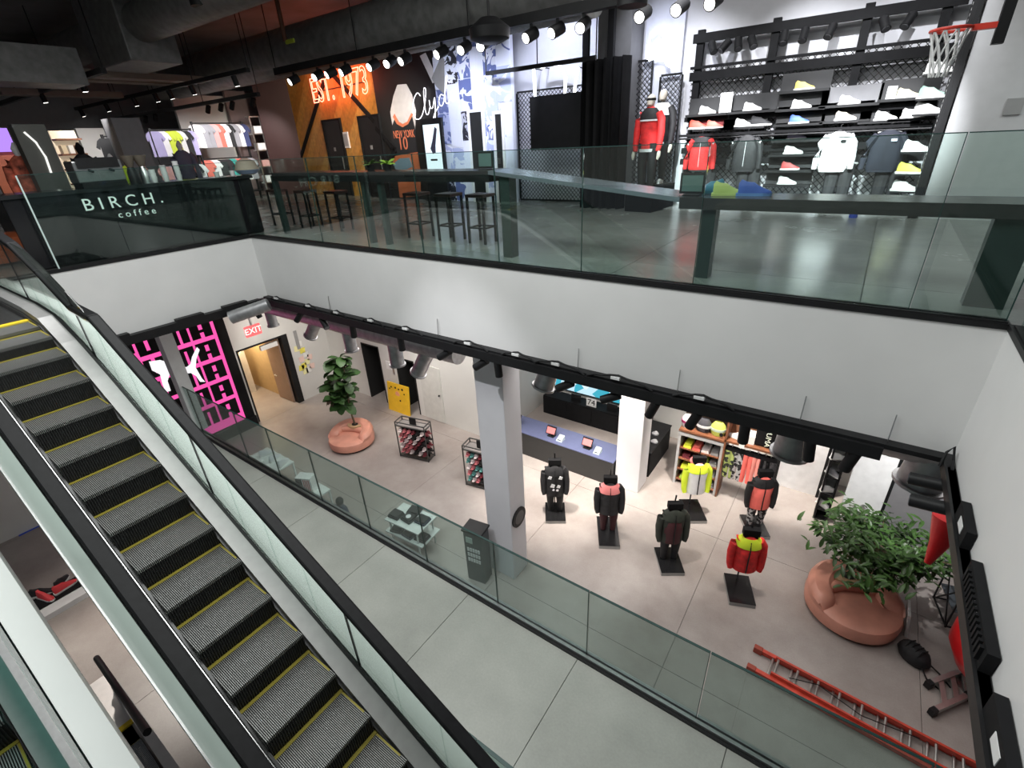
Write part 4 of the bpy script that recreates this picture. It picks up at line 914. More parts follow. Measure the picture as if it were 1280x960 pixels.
r = thing('striped_box', 'white box with black and red stripes on a low table', 'box', (q.x, q.y, zt_), R(25)); obj('box', MB().box(-.2, .2, -.12, .12, 0, .42), SHW, r)
for k in range(4): obj('stripe', MB().box(.0+.045*k, .022+.045*k, -.126, -.12, .04, .38), mat('stripe_red', (.5, .08, .08), .6), r)
obj('black_print', MB().box(-.19, -.03, -.126, -.12, .1, .4), BLACKM, r)
q = onz(428, 640, zt_-.05); r = thing('child_form', 'small dark torso form in a black top beyond the walkway rail', 'mannequin', (q.x, q.y, ZA))
obj('stand', MB().tube([(0, 0, 0), (0, 0, .6)], .02).rings([(0, 0, 0, .2, .2), (0, 0, .02, .2, .2)], 16), BLACK, r)
obj('top', MB().rings([(0, 0, .55, .2, .13), (0, 0, .85, .17, .11), (0, 0, 1.02, .19, .11), (0, 0, 1.1, .08, .06)], 14).tube([(-.16, 0, 1.0), (-.26, -.02, .85), (-.27, -.03, .7)], [.06, .055, .045], 8).tube([(.16, 0, 1.0), (.26, -.02, .85), (.27, -.03, .7)], [.06, .055, .045], 8), mat('navy_fabric', (.02, .03, .06), .8), r, smooth=True)
obj('head', MB().ball((0, 0, 1.22), .09, sz=1.2), BLACKM, r, smooth=True)
# red fibreglass ladder on the floor
LRED = mat('ladder_red', (.55, .055, .03), .45, vary=.2, scale=10); ALU = mat('aluminium', (.62, .62, .60), .35, .9)
a, b_ = onz(946, 824, ZA+.09), onz(1192, 958, ZA+.09); d = b_-a; rot = math.atan2(d.y, d.x); Ld = d.length+.6; v = Vector((-math.sin(rot), math.cos(rot), 0))
r = thing('extension_ladder', 'red fibreglass extension ladder with silver rungs lying on the floor', 'ladder', Vector((a.x, a.y, ZA)), rot); W2 = .215
for s in (-1, 1):
    obj('rail', MB().box(0, Ld, s*W2-.02, s*W2+.02, .02, .11).box(0, Ld, s*W2-.035, s*W2+.035, .10, .115), LRED, r)
    obj('fly_rail', MB().box(.25, Ld, s*(W2-.05)-.015, s*(W2-.05)+.015, .115, .19), LRED, r)
    obj('foot', MB().box(-.1, .04, s*W2-.045, s*W2+.045, .0, .13), mat('ladder_foot', (.30, .05, .03), .6), r, bevel=.01)
k = 0
while .22+.30*k < Ld:
    obj('rung', MB().tube([(.22+.30*k, -W2, .07), (.22+.30*k, W2, .07)], .02, 8), ALU, r)
    obj('rung', MB().tube([(.30+.30*k, -W2+.05, .15), (.30+.30*k, W2-.05, .15)], .02, 8), ALU, r); k += 1
obj('rope', MB().tube([(.5, -.1, .19), (.9, .05, .2), (1.5, -.08, .2), (2.2, .06, .2)], .008, 5), BLACK, r)
# aluminium folding ladder
F1, F2, G1, G2 = onz(1162, 858, ZA), onz(1167, 892, ZA), onz(1221, 836, ZA), onz(1228, 865, ZA)
r = thing('folding_ladder', 'short aluminium folding ladder lying beside the red shape', 'ladder', Vector((F1+F2)/2)); O_ = (F1+F2)/2; up1 = Vector((0, 0, .1))
for f_, g2 in ((F1, G1), (F2, G2)):
    obj('rail', MB().bar(f_-O_+up1, g2-O_+up1, .07, .10), ALU, r); dd = (g2-f_).normalized(); obj('foot', MB().bar(f_-O_+up1*.8-dd*.1, f_-O_+up1*.8+dd*.0, .085, .12), BLACK, r)
    m_ = f_.lerp(g2, .7)-O_+up1; obj('hinge', MB().bar(m_-dd*.1, m_+dd*.1, .09, .12), BLACK, r)
for k in range(4):
    t_ = .18+.24*k; obj('rung', MB().bar(F1.lerp(G1, t_)-O_+up1, F2.lerp(G2, t_)-O_+up1, .07, .04), ALU, r)
# black bag with straps
c = onz(1140, 823, ZA)
r = thing('black_bag', 'black net bag with trailing straps on the floor by the ficus sofa', 'bag', c, R(-40))
obj('bag_body', MB().rings([(0, 0, .01, .22, .16), (0, 0, .1, .26, .19), (0, 0, .22, .22, .16), (0, 0, .30, .10, .08)], 14), BLKF, r, smooth=True)
for s in (-1, 1): obj('strap', MB().tube([(.18, s*.08, .1), (.35, s*.14, .03), (.55, s*.10, .015), (.62, s*.16, .012)], .014, 6), BLACK, r)
for k in range(4): obj('handle_loop', MB().tube([(-.1+.07*k, -.12, .22), (-.1+.07*k, -.05, .34), (-.1+.07*k, .08, .30)], .012, 6), BLACK, r)
q = onz(1130, 786, ZA); one('white_board', MB().hexa([q+Vector(p) for p in [(.0, -.18, 0), (.05, -.18, 0), (.05, .22, 0), (0, .22, 0), (-.07, -.18, .5), (-.03, -.18, .5), (-.03, .22, .5), (-.07, .22, .5)]]), WTB, 'thin white board leaning against the ficus sofa', 'board')
# black wire table
c = onz(1202, 772, ZA); r = thing('wire_table', 'thin black wire frame table near the side fascia', 'table', c, R(12))
mb = MB(); a, h_ = .34, .95
for sx in (-1, 1):
    for sy in (-1, 1): obj('leg', MB().bar((sx*a, sy*a, 0), (sx*a, sy*a, h_), .022, .022), BLACK, r)
for zz in (.03, h_):
    for s in (-1, 1): mb.bar((-a, s*a, zz), (a, s*a, zz), .022, .022); mb.bar((s*a, -a, zz), (s*a, a, zz), .022, .022)
mb.bar((-a, -a, 0), (-a, a, h_), .018, .018); mb.bar((-a, a, 0), (-a, -a, h_), .018, .018)
obj('frame_rails', mb, BLACK, r); obj('shelf', MB().box(-a, a, -a, a, .40, .41), mat('wire_shelf', (.06, .07, .08), .3), r)
# red moulded things on the right
RPL = mat('red_plastic', (.62, .008, .012), .3)
EG = onz(1260, 816, ZA+.95)
r = thing('red_egg_seat', 'large glossy red egg-shaped seat beside the folding ladder', 'seat', (EG.x, EG.y, ZA))
obj('shell', MB().rings([(0, 0, .28, .25, .25), (0, 0, .45, .5, .5), (0, 0, .8, .66, .66), (0, 0, 1.15, .66, .66), (0, 0, 1.5, .5, .5), (0, 0, 1.72, .2, .2)], 28), RPL, r, smooth=True)
obj('foot', MB().rings([(0, 0, 0, .35, .35), (0, 0, .03, .35, .35), (0, 0, .06, .06, .06), (0, 0, .3, .06, .06)], 20), STEEL, r, smooth=True)
q1, q2 = ony(1190, 652, 6.6), ony(1159, 704, 6.4)
r = thing('red_banner_cone', 'slim red tapered cone hanging by a rod behind the ficus', 'hanging cone', q1)
obj('cone', MB().tube([(0, 0, 0), (q2-q1)*.5, q2-q1], [.20, .10, .035], 16), RPL, r, smooth=True); obj('rod', MB().tube([(0, 0, 0), (0, 0, -1.4-q1.z if q1.z < -1.4 else .5)], .012, 6), BLACK, r)
# far lower-left: plinth with red shoes, taped floor
a, b_ = onz(68, 771, ZA), onz(104, 752, ZA)
r = thing('shoe_plinth', 'white plinth with black tray of red and black shoes below the escalator', 'plinth', (a.x-.35, (a.y+b_.y)/2, ZA)); L = abs(b_.y-a.y)
obj('plinth_body', MB().box(-.35, .35, -L, L, 0, .12), SHW, r); obj('tray', MB().box(-.36, .06, -L*.95, L*.95, .12, .15), BLACKM, r)
for k in range(4): shoe((a.x-.5-.22*(k % 2), (a.y+b_.y)/2-L*.6+.33*(k//2)+.1, ZA+.15), R(20+40*k), [mat('shoe_red', (.7, .05, .06), .6), BLKF][k % 2], '%s sneaker on the plinth tray, %s the escalator' % (['red', 'black'][k % 2], ['farther from', 'nearer'][k//2]), 'sneakers on the white plinth', sc=1.4)
for i, (px, py, c_, nm) in enumerate(((24, 645, (.02, .08, .6), 'blue'), (38, 661, (.02, .08, .6), 'blue'), (3, 655, (.01, .35, .06), 'green'))):
    q = onz(px, py, ZA+.002)
    one('tape_strip', MB().prism([(-.05, -.22), (.12, -.25), (.10, .24), (-.08, .2)], q, X, Y, .004), mat('tape_'+nm, c_, .6), ['blue tape strip on the floor farther from the plinth', 'blue tape strip on the floor nearer the plinth', 'green tape patch on the floor beside blue tape'][i], 'tape')
# ================================================================== UPPER FLOOR: BACK WALLS
class Pl:                                   # vertical plane through floor points A, B facing the opening
    def __init__(s, A, B):
        s.A = Vector(A); s.u = (Vector(B)-s.A).normalized(); s.n = Vector((s.u.y, -s.u.x, 0)); s.W = (Vector(B)-s.A).length
    def px(s, x, y, d=0):
        r_ = ray(x, y); t_ = (s.A+s.n*d-C0).dot(s.n)/r_.dot(s.n); p = C0+r_*t_; q_ = p-s.A; return q_.dot(s.u), p.z
    def at(s, a, z, d=0): return s.A+s.u*a+Z*z+s.n*d
    def slab(s, mb, a0, a1, z0, z1, d0, d1):
        P = [s.at(a, z, d) for z in (z0, z1) for a, d in ((a0, d0), (a1, d0), (a1, d1), (a0, d1))]
        return mb.hexa(P)
    def rect(s, p0, p1):
        a, z1 = s.px(*p0); b2, z0 = s.px(*p1); return min(a, b2), max(a, b2), min(z0, z1), max(z0, z1)
W1 = Pl(onz(388, 241, 0), onz(488, 247.5, 0))
# chevron plank wall
def clip(poly, f):
    out = []
    for i in range(len(poly)):
        a, b2 = poly[i], poly[(i+1) % len(poly)]; fa, fb = f(a), f(b2)
        if fa >= 0: out.append(a)
        if (fa >= 0) != (fb >= 0): t_ = fa/(fa-fb); out.append((a[0]+(b2[0]-a[0])*t_, a[1]+(b2[1]-a[1])*t_))
    return out
WDS = [mat('orange_oak_%d' % i, c_, .45, vary=.22, scale=7) for i, c_ in enumerate(((.50, .23, .045), (.44, .19, .035), (.56, .28, .06)))]
ww = sroot('wall_wood'); HT = 4.6
obj('backing', W1.slab(MB(), 0, W1.W, 0, HT, -.12, -.03), mat('backing_dark', (.04, .02, .01), .8), ww)
pw_ = .34; k = 0
for i in range(-16, 34):
    o_ = i*pw_*1.414; poly = [(o_+.008, 0), (o_+pw_*1.414-.008, 0), (o_+pw_*1.414-.008+HT, HT), (o_+.008+HT, HT)]
    poly = clip(clip(poly, lambda p: p[0]), lambda p: W1.W-p[0])
    if len(poly) < 3: continue
    obj('plank', MB().prism(poly, W1.at(0, 0, -.03), W1.u, Z, .03), WDS[k % 3], ww); k += 1
def wbar(pl, a, b2, wd, parent, m=BLACKM, d=.03, name='black_strip'):
    p, q_ = pl.px(*a, d), pl.px(*b2, d); obj(name, MB().bar(pl.at(*p, d), pl.at(*q_, d), wd, .05, pl.n), m, parent)
for a, b2 in (((375, 200), (414, 72)), ((404, 80), (468, 152)), ((470, 160), (494, 187)), ((494, 187), (474, 226))): wbar(W1, a, b2, .14, ww)
for i, (a, b2) in enumerate((((394, 154), (428, 243)), ((440, 149), (478, 246)))):
    p0, p1 = W1.px(*a), W1.px(*b2)
    d_ = sroot('door_%d' % (3+i)); w_ = 1.15
    ac = W1.px(a[0]+30, 200)[0]
    obj('leaf', W1.slab(MB(), ac-w_/2, ac+w_/2, 0, p0[1], .0, .05), BLACK, d_); obj('frame', W1.slab(W1.slab(W1.slab(MB(), ac-w_/2-.06, ac-w_/2, 0, p0[1]+.06, 0, .08), ac+w_/2, ac+w_/2+.06, 0, p0[1]+.06, 0, .08), ac-w_/2, ac+w_/2, p0[1], p0[1]+.06, 0, .08), BLACKM, d_)
    obj('door_plate', W1.slab(MB(), ac-.12, ac+.0, 1.5, 1.62, .05, .06), mat('plate_grey', (.25, .25, .25), .4), d_)
    obj('pull_handle', MB().tube([W1.at(ac+.45, .9, .1), W1.at(ac+.45, 1.3, .1)], .02), STEEL, d_)
a, z_ = W1.px(433, 175); r = thing('framed_notice', 'small framed notice on the planks between the two black doors', 'notice', W1.at(a, z_, .0))
obj('frame', MB().bar(-W1.u*.2+W1.n*.015, W1.u*.2+W1.n*.015, .5, .03, W1.n), SHW, r); obj('print', MB().bar(-W1.u*.15+W1.n*.032, W1.u*.15+W1.n*.032, .38, .006, W1.n), mat('notice_grey', (.35, .35, .38), .6), r)
a, z_ = W1.px(474, 163); one('wall_switch', W1.slab(MB(), a-.08, a+.08, z_-.14, z_+.14, 0, .03), SHW, 'small white wall switch on the planks beside the second black door', 'switch')
# neon sign EST. 1973
NEONR = emis('red_neon', (1, .22, .14), 5)
a, z_ = W1.px(421, 109, .1)
r = thing('neon_sign', 'red outlined neon sign reading EST. 1973 on the plank wall', 'neon sign', W1.at(a, z_, .08))
for dx, s_ in ((-1.05, 'EST.'), (1.0, '1973')):
    text(s_, 1.06, NEONR, W1.u*dx, W1.u, Z, outline=.015, parent=r, name='neon_tube', sx=.84)
obj('sign_mount', MB().bar(-W1.u*1.6-W1.n*.05, W1.u*1.6-W1.n*.05, .03, .03), BLACK, r)
l_ = bpy.data.lights.new('neon_glow', 'AREA'); l_.energy = 40; l_.color = (1, .10, .04); l_.size = 3; l_.size_y = .8; l_.shape = 'RECTANGLE'
o_ = bpy.data.objects.new('neon_glow', l_); o_.location = W1.at(a, z_+.2, .5); o_.rotation_euler = (-W1.n).to_track_quat('-Z', 'Y').to_euler(); col.objects.link(o_)
# dark red side wall left of planks
W0 = Pl(onz(388, 241, 0)+Vector((-.7, -1.0, 0)), onz(388, 241, 0))
r_ = struct('wall_red_side', W0.slab(MB(), 0, W0.W, 0, HT, -.1, 0), mat('dark_red_wall', (.035, .005, .005), .6))
# black mural wall
B0 = W1.at(W1.W, 0); W2 = Pl(B0, B0+Vector((2.7, -.15, 0)))
struct('wall_mural', W2.slab(MB(), 0, W2.W, 0, HT, -.12, 0), mat('mural_black', (.015, .014, .014), .5))
a0, zt_ = W2.px(499, 128, .02); 
mu = thing('mural', 'dark basketball jersey mural with orange trim beside the plank wall', 'mural', W2.at(W2.W/2, 0, .005))
def mpoly(pts, m, name, d, th=.01):
    P = [W2.px(x_, y_) for x_, y_ in pts]; obj(name, MB().prism(P, W2.at(0, 0, d)-mu.location, W2.u, Z, th), m, mu)
ORG = mat('print_orange', (.70, .20, .10), .6); SKN_GLARE = mat('print_skin_and_glare', (.62, .58, .56), .6)
mpoly([(488, 140), (492, 120), (497, 106), (508, 105), (515, 118), (520, 138), (519, 162), (492, 164)], SKN_GLARE, 'shoulder_glare', .0)  # spotlight glare painted into the pale shoulder patch
mpoly([(490, 160), (495, 145), (499, 152), (504, 155), (510, 152), (515, 143), (519, 160), (522, 190), (490, 193)], mat('jersey_black', (.02, .02, .022), .6), 'print_jersey', .012)
mpoly([(494, 142), (499, 152), (504, 155), (510, 152), (515, 141), (517, 143), (511, 155), (504, 159), (497, 155), (492, 146)], ORG, 'print_trim', .024, .006)
mpoly([(489, 196), (522, 190), (526, 215), (526, 245), (500, 247), (496, 215)], mat('print_rust', (.50, .13, .05), .6), 'print_figure', .0)
mpoly([(492, 205), (500, 198), (512, 197), (516, 208), (505, 214), (496, 214)], mat('print_slate', (.15, .22, .28), .6), 'print_cap', .012)
mpoly([(525, 70), (532, 66), (548, 100), (541, 104)], SKN_GLARE, 'print_arm', .0)
mpoly([(540, 98), (552, 70), (556, 74), (556, 118), (546, 108)], mat('print_grey', (.30, .29, .28), .6), 'print_leg', .012)
a, z_ = W2.px(505, 168, .02); text('NEW YORK', .30, ORG, W2.at(a, z_, .03)-mu.location, W2.u, Z, .004, parent=mu, sx=.62)
a, z_ = W2.px(504, 180, .02); text('10', .52, ORG, W2.at(a, z_, .03)-mu.location, W2.u, Z, .004, parent=mu, sx=.9)
# script neon
NEONW = emis('white_neon', (.95, .93, 1), 2.2)
cx, cz = W2.px(517, 152, .1); 
r = thing('script_neon', 'thin white script neon sign reading Clyde on the black mural wall', 'neon sign', W2.at(cx, cz, .08))
def stroke(pts, s_=1.0):
    out = []
    for i in range(len(pts)-1):
        p0 = pts[max(i-1, 0)]; p1 = pts[i]; p2 = pts[i+1]; p3 = pts[min(i+2, len(pts)-1)]
        for t_ in (0, .25, .5, .75):
            out.append(tuple(.5*((2*p1[j])+(-p0[j]+p2[j])*t_+(2*p0[j]-5*p1[j]+4*p2[j]-p3[j])*t_*t_+(-p0[j]+3*p1[j]-3*p2[j]+p3[j])*t_**3) for j in (0, 1)))
    return out+[pts[-1]]
for ch in ([(.42, 1.0), (.30, 1.15), (.12, .95), (.0, .5), (.08, .12), (.28, .08), (.45, .3), (.62, .8), (.68, 1.2), (.60, 1.25), (.56, .8), (.58, .25), (.68, .2), (.78, .45)], [(.78, .75), (.80, .45), (.90, .42), (1.02, .8), (1.0, .3), (.92, -.25), (.84, -.2), (.95, .15), (1.15, .4)],
           [(1.42, .78), (1.28, .85), (1.18, .6), (1.26, .4), (1.40, .6), (1.60, 1.45), (1.55, 1.4), (1.45, .7), (1.5, .45), (1.62, .5)], [(1.62, .55), (1.80, .72), (1.80, .9), (1.70, .85), (1.68, .6), (1.78, .48), (1.95, .65)]):
    pts = [W2.u*p[0]*.95+Z*(p[1]+.10*p[0])*.60 for p in stroke(ch)]
    obj('neon_tube', MB().tube(pts, .012, 6), NEONW, r)
# digital kiosk
p0, p1 = W2.px(521, 157, .3), W2.px(549, 214, .3)
ac = (W2.px(524, 157, .3)[0]+W2.px(546, 157, .3)[0])/2+.12
r = thing('digital_kiosk', 'tall black digital kiosk showing a shoe on a white screen', 'kiosk', W2.at(ac, 0, .3)); zk = p0[1]
ub_ = r.location
obj('kiosk_case', W2.slab(MB(), ac-.42, ac+.42, 0, zk+.15, .22, .3), BLACK, r).location = -ub_
obj('screen', W2.slab(MB(), ac-.33, ac+.33, p1[1], zk, .3, .31), emis('kiosk_white', (.80, .92, 1), 1.3), r).location = -ub_
P = [(-.1, .55), (.02, .75), (.16, 1.05), (.24, 1.0), (.12, .62), (.10, .45), (-.02, .42)]
obj('shoe_print', MB().prism([(ac+x_, p1[1]+z2*(zk-p1[1])*.9) for x_, z2 in P], W2.at(0, 0, .312)-ub_, W2.u, Z, .004), mat('print_ink', (.05, .05, .08), .6), r)
obj('caption', W2.slab(MB(), ac-.14, ac+.14, p1[1]+.28, p1[1]+.33, .311, .315), BLACKM, r).location = -ub_
# collage wall
W3 = Pl(W2.at(W2.W, 0, .0), W2.at(W2.W, 0, 0)+Vector((4.3, -.1, 0)))
a1 = W3.px(641, 150)[0]
cw = sroot('wall_collage'); obj('backing', W3.slab(MB(), 0, a1, 0, HT+.3, -.12, 0), mat('collage_white', (.70, .72, .82), .6), cw)
def collmat(i, c1_, c2_, sc):
    m = bpy.data.materials.new('collage_print_%d' % i); m.use_nodes = True; n, l = nt(m)
    tx = n.new('ShaderNodeTexNoise'); tx.inputs['Scale'].default_value = sc; tx.inputs['Detail'].default_value = 2; tx.inputs['Distortion'].default_value = 1.5
    co_ = n.new('ShaderNodeTexCoord'); mp = n.new('ShaderNodeMapping'); mp.inputs['Location'].default_value = (i*3.1, i*1.7, i); l.new(co_.outputs['Object'], mp.inputs[0]); l.new(mp.outputs[0], tx.inputs['Vector'])
    rp_ = n.new('ShaderNodeValToRGB'); rp_.color_ramp.interpolation = 'CONSTANT'; rp_.color_ramp.elements[0].color = c1_+(1,); rp_.color_ramp.elements[1].color = c2_+(1,); rp_.color_ramp.elements[1].position = .52
    l.new(tx.outputs['Fac'], rp_.inputs['Fac']); l.new(rp_.outputs['Color'], n['Principled BSDF'].inputs['Base Color']); n['Principled BSDF'].inputs['Roughness'].default_value = .6
    return m
BLU = (.12, .15, .34); WHB = (.72, .74, .84); INK = (.02, .02, .03); LAV = (.42, .46, .68)
CM = [collmat(i, *a_) for i, a_ in enumerate(((BLU, WHB, 2.2), (WHB, LAV, 1.6), (INK, WHB, 3.5), (WHB, BLU, 1.8), (LAV, WHB, 2.5), (INK, (.5, .5, .58), 5), (WHB, WHB, 1), (BLU, LAV, 3)))]
rnd = random.Random(3); x_ = 0
ncol = 6
for j in range(ncol):
    z_ = 0; wv_ = a1/ncol
    while z_ < HT:
        h_ = rnd.uniform(.45, 1.0); h_ = min(h_, HT+.3-z_)
        obj('print_panel', W3.slab(MB(), j*wv_+.008, (j+1)*wv_-.008, z_+.008, z_+h_-.008, 0, rnd.uniform(.012, .03)), rnd.choice(CM), cw); z_ += h_
for i, (xa, xb, yt) in enumerate(((588, 605, 141), (619, 629, 143))):
    aa, ab = W3.px(xa+3, 180)[0], W3.px(xb+1, 180)[0]; zt_ = W3.px(xa, yt)[1]
    d_ = sroot('door_%d' % (5+i)); obj('leaf', W3.slab(MB(), aa, ab, 0, zt_, .02, .05), VOID, d_)
    obj('frame', W3.slab(W3.slab(W3.slab(MB(), aa-.07, aa, 0, zt_+.07, 0, .08), ab, ab+.07, 0, zt_+.07, 0, .08), aa, ab, zt_, zt_+.07, 0, .08), SHW, d_); obj('handle', W3.slab(MB(), ab-.15, ab-.1, 1.0, 1.15, .05, .1), STEEL, d_)
# ================================================================== mesh wall bays, dark panels, neon letters
NW = emis('blue_white_neon', (.85, .88, 1), 7)
def mesh_grid(pl_y, x0, x1, z0, z1, pitch=.11, th=.012):
    mb = MB(); w_, h_ = x1-x0, z1-z0; n_ = int((w_+h_)/pitch)
    for i in range(1, n_):
        c_ = i*pitch
        for sgn in (0, 1):
            a = (min(c_, w_), max(0, c_-w_)); b2 = (max(0, c_-h_), min(c_, h_))
            if sgn: a = (w_-a[0], a[1]); b2 = (w_-b2[0], b2[1])
            mb.bar((x0+a[0], pl_y, z0+a[1]), (x0+b2[0], pl_y, z0+b2[1]), th, th, (0, 1, 0))
    return mb
YM = YW-.12
def mx(px, py, Y_=YM): return ony(px, py, Y_)
def bay(label, xa, xb, z0, z1, base_name='mesh_panel', y_=YM):
    r = thing(base_name, label, 'wall panel', ((xa+xb)/2, y_, z0)); w_ = (xb-xa)/2; h_ = z1-z0
    g_ = obj('wire_mesh', mesh_grid(0, -w_, w_, 0, h_), BLACK, r); g_['kind'] = 'stuff'
    for n_, b2 in (('frame_side', (-w_-.03, -w_, -.03, .03, 0, h_)), ('frame_side', (w_, w_+.03, -.03, .03, 0, h_)), ('frame_top', (-w_, w_, -.03, .03, h_, h_+.04)), ('frame_bottom', (-w_, w_, -.03, .03, -.04, 0))):
        obj(n_, MB().box(*b2), BLACK, r)
    return r
bay('black wire mesh panel beside the collage wall', mx(648, 150).x, mx(738, 140).x, .04, mx(690, 112).z)
bay('black wire mesh panel between the dark curtain and the two dressed mannequins', mx(790, 140).x, mx(811, 140).x, .04, mx(800, 78).z)
bay('black wire mesh panel behind the two dressed mannequins', mx(818, 140).x+.1, mx(848, 140).x, .04, mx(835, 95).z)
# neon letters
def neon_path(label, pts_px, Y_):
    P = [ony(x_, y_, Y_) for x_, y_ in pts_px]; b2 = P[0]
    r = thing('neon_letter', label, 'neon sign', b2); obj('neon_tube', MB().tube([p-b2 for p in P], .035, 8), NW, r)
    for p in (P[0], P[-1]): obj('standoff', MB().bar(p-b2, Vector((p.x-b2.x, (YW+.095 if Y_ < YW-.25 else YW-.02)-b2.y, p.z-b2.z)), .02, .02), BLACK, r)
neon_path('white neon bar letter above the dark monitor by the collage wall', [(669, 122), (668, 100), (667, 86)], YW-.3)
neon_path('white neon arch letter above the dark monitor', [(676, 84), (690, 80), (702, 84), (707, 96), (706, 118)], YW-.3)
neon_path('white neon upright letter close to the black curtain', [(718, 116), (720, 98), (723, 84)], YW-.3)
neon_path('white neon letter A on the pale wall above the mannequins', [(810, 74), (811, 56), (814, 42), (820, 36), (827, 38), (831, 50), (833, 66), (836, 78), (838, 84), (834, 80), (830, 70), (820, 70), (811, 75)], YW-.2)
one('dark_monitor', MB().box(ony(664, 150, YW-1).x, ony(727, 150, YW-1).x, YW-1.05, YW-.95, ony(695, 187, YW-1).z, ony(695, 118, YW-1).z), BLACK, 'wide black blank monitor in front of the wire mesh', 'monitor')
# black curtain column with wavy side
xa, xb = ony(727, 140, YW-1.2).x, ony(783, 140, YW-1.2).x; zt_ = ony(760, 72, YW-1.2).z
n_ = 22; pts = [(xa+(xb-xa)*i/n_, YW-1.2+.10*math.sin(i*1.5)) for i in range(n_+1)]; mb = MB()
for (x_, y_), (x2_, y2_) in zip(pts[:-1], pts[1:]): mb.hexa([Vector(p) for p in [(x_, y_, 0), (x2_, y2_, 0), (x2_, y2_+.05, 0), (x_, y_+.05, 0), (x_, y_, zt_), (x2_, y2_, zt_), (x2_, y2_+.05, zt_), (x_, y_+.05, zt_)]])
one('black_curtain', mb, BLACKM, 'tall pleated black curtain between the monitor and the mesh wall', 'curtain')
struct('wall_pilaster', MB().box(ony(748, 30, YW-.6).x, ony(790, 30, YW-.6).x, YW-.6, YW+.1, 0, 5.3), mat('pilaster_grey', (.16, .16, .165), .6))
struct('wall_pilaster_pale', MB().box(ony(858, 40, YW-.02).x-.9, ony(858, 40, YW-.02).x-.05, YW-.02, YW+.1, 0, 5.3), mat('pale_blue_wall', (.60, .62, .72), .6))
def post(px0, py0, zlo, zhi, Y_, lab, cat='post'):
    x_ = ony(px0, py0, Y_).x; one('black_post', MB().box(x_-.07, x_+.07, Y_-.05, Y_+.05, zlo, zhi), BLACK, lab, cat)
post(764, 60, 0, 5.3, YW-.9, 'black steel post rising behind the black curtain')
post(733, 50, 0, 5.3, YW-.9, 'black steel post between the monitor and the curtain')
# dressed mannequins
SKIN = mat('mannequin_cream', (.62, .56, .48), .45)
def dressed(label, px, py_top, Y_, jm, ym, hat):
    p = ony(px, py_top, Y_); h_ = 1.84; z0 = max(.05, p.z-h_)
    r = thing('dressed_mannequin', label, 'mannequin', (p.x, Y_, 0), R(-8))
    obj('podium', MB().box(-.32, .32, -.28, .28, 0, z0), BLACKM, r)
    def up_(mb, dz): mb.v = [(a, b2, c_+dz) for a, b2, c_ in mb.v]; return mb
    for s in (-1, 1):
        obj('trouser_leg', up_(MB().tube([(s*.1, 0, .95), (s*.12, -.02, .5), (s*.11, 0, .08)], [.12, .09, .07], 10), z0), BLKF, r, smooth=True)
        obj('shoe', up_(MB().rings([(s*.11, -.05, 0, .055, .13), (s*.11, -.05, .05, .055, .13), (s*.11, -.01, .1, .045, .07)], 10), z0), SHW, r)
        obj('sleeve', up_(sleeve(s, .22, .78), z0), jm, r, smooth=True)
        obj('hand', up_(MB().tube([(s*.30, -.07, .80), (s*.30, -.09, .72), (s*.29, -.11, .64)], [.035, .042, .02], 8), z0), SKIN, r, smooth=True)
    j = obj('jacket', up_(torso(.21, .13, .80), z0), jm, r, smooth=True)
    obj('yoke', up_(MB().rings([(0, 0, 1.40, .225, .15), (0, 0, 1.52, .215, .13), (0, 0, 1.61, .12, .09)], 16, cap=False), z0), ym, j, smooth=True)
    obj('white_trim', up_(MB().rings([(0, 0, 1.37, .226, .15), (0, 0, 1.40, .226, .15)], 16, cap=False), z0), WHF, j); obj('hem_band', up_(MB().rings([(0, 0, .79, .215, .142), (0, 0, .85, .218, .145)], 16), z0), WHF, j)
    hd = obj('head', up_(MB().rings([(0, 0, 1.58, .05, .055), (0, 0, 1.64, .05, .06), (0, -.02, 1.67, .07, .09), (0, -.01, 1.75, .082, .105), (0, 0, 1.82, .07, .09), (0, 0, 1.86, .02, .03)], 14), z0), SKIN, r, smooth=True)
    if hat: obj('head_band', up_(MB().rings([(0, -.005, 1.745, .088, .112), (0, 0, 1.79, .084, .105)], 14), z0), BLACKM, hd)
dressed('mannequin in red tracksuit top with black shoulders and headband', 815, 119, YW-1.3, REDF, BLKF, True)
dressed('bare-headed mannequin in black and white tracksuit top', 830, 113, YW-.65, BLKF, WHF, False)
# ---------------------------------------------------------------- shoe wall
sx0, sx1 = mx(858, 150).x, mx(1172, 130).x
sw = thing('shoe_wall', 'wide black framed mesh wall display of sneakers and hanging tops', 'display wall', ((sx0+sx1)/2, YM, 0)); O = Vector(sw.location)
zmt = mx(1000, 70).z
g_ = obj('wire_mesh', mesh_grid(.06, sx0-O.x, sx1-O.x, .2, zmt, .12), BLACK, sw); g_['kind'] = 'stuff'
ztb = mx(1000, 30).z
for px, py in ((866, 150), (952, 150), (1060, 130), (1150, 130)):
    x_ = mx(px, py).x-O.x; obj('upright', MB().box(x_-.07, x_+.07, -.06, .04, 0, ztb+.15), BLACKM, sw)
def beam(px, py, hh=.1, d=.0, xa=None, xb=None):
    z_ = mx(px, py).z; obj('beam', MB().box((xa if xa is not None else sx0-O.x), (xb if xb is not None else sx1-O.x), -.10-d, -.04, z_-hh/2, z_+hh/2), BLACKM, sw); return z_
beam(1000, 30, .16); beam(1000, 82, .16); beam(1000, 70, .05)
for py in (141, 184, 199): beam(1000, py, .12 if py > 150 else .09, .05)
zsh = beam(1000, 163, .05, .32)
obj('hang_rail', MB().tube([(sx0-O.x, -.38, mx(1000, 167).z), (sx1-O.x, -.38, mx(1000, 167).z)], .02), BLACK, sw)
BPAN = mat('shoe_back_panel', (.022, .022, .024), .5)
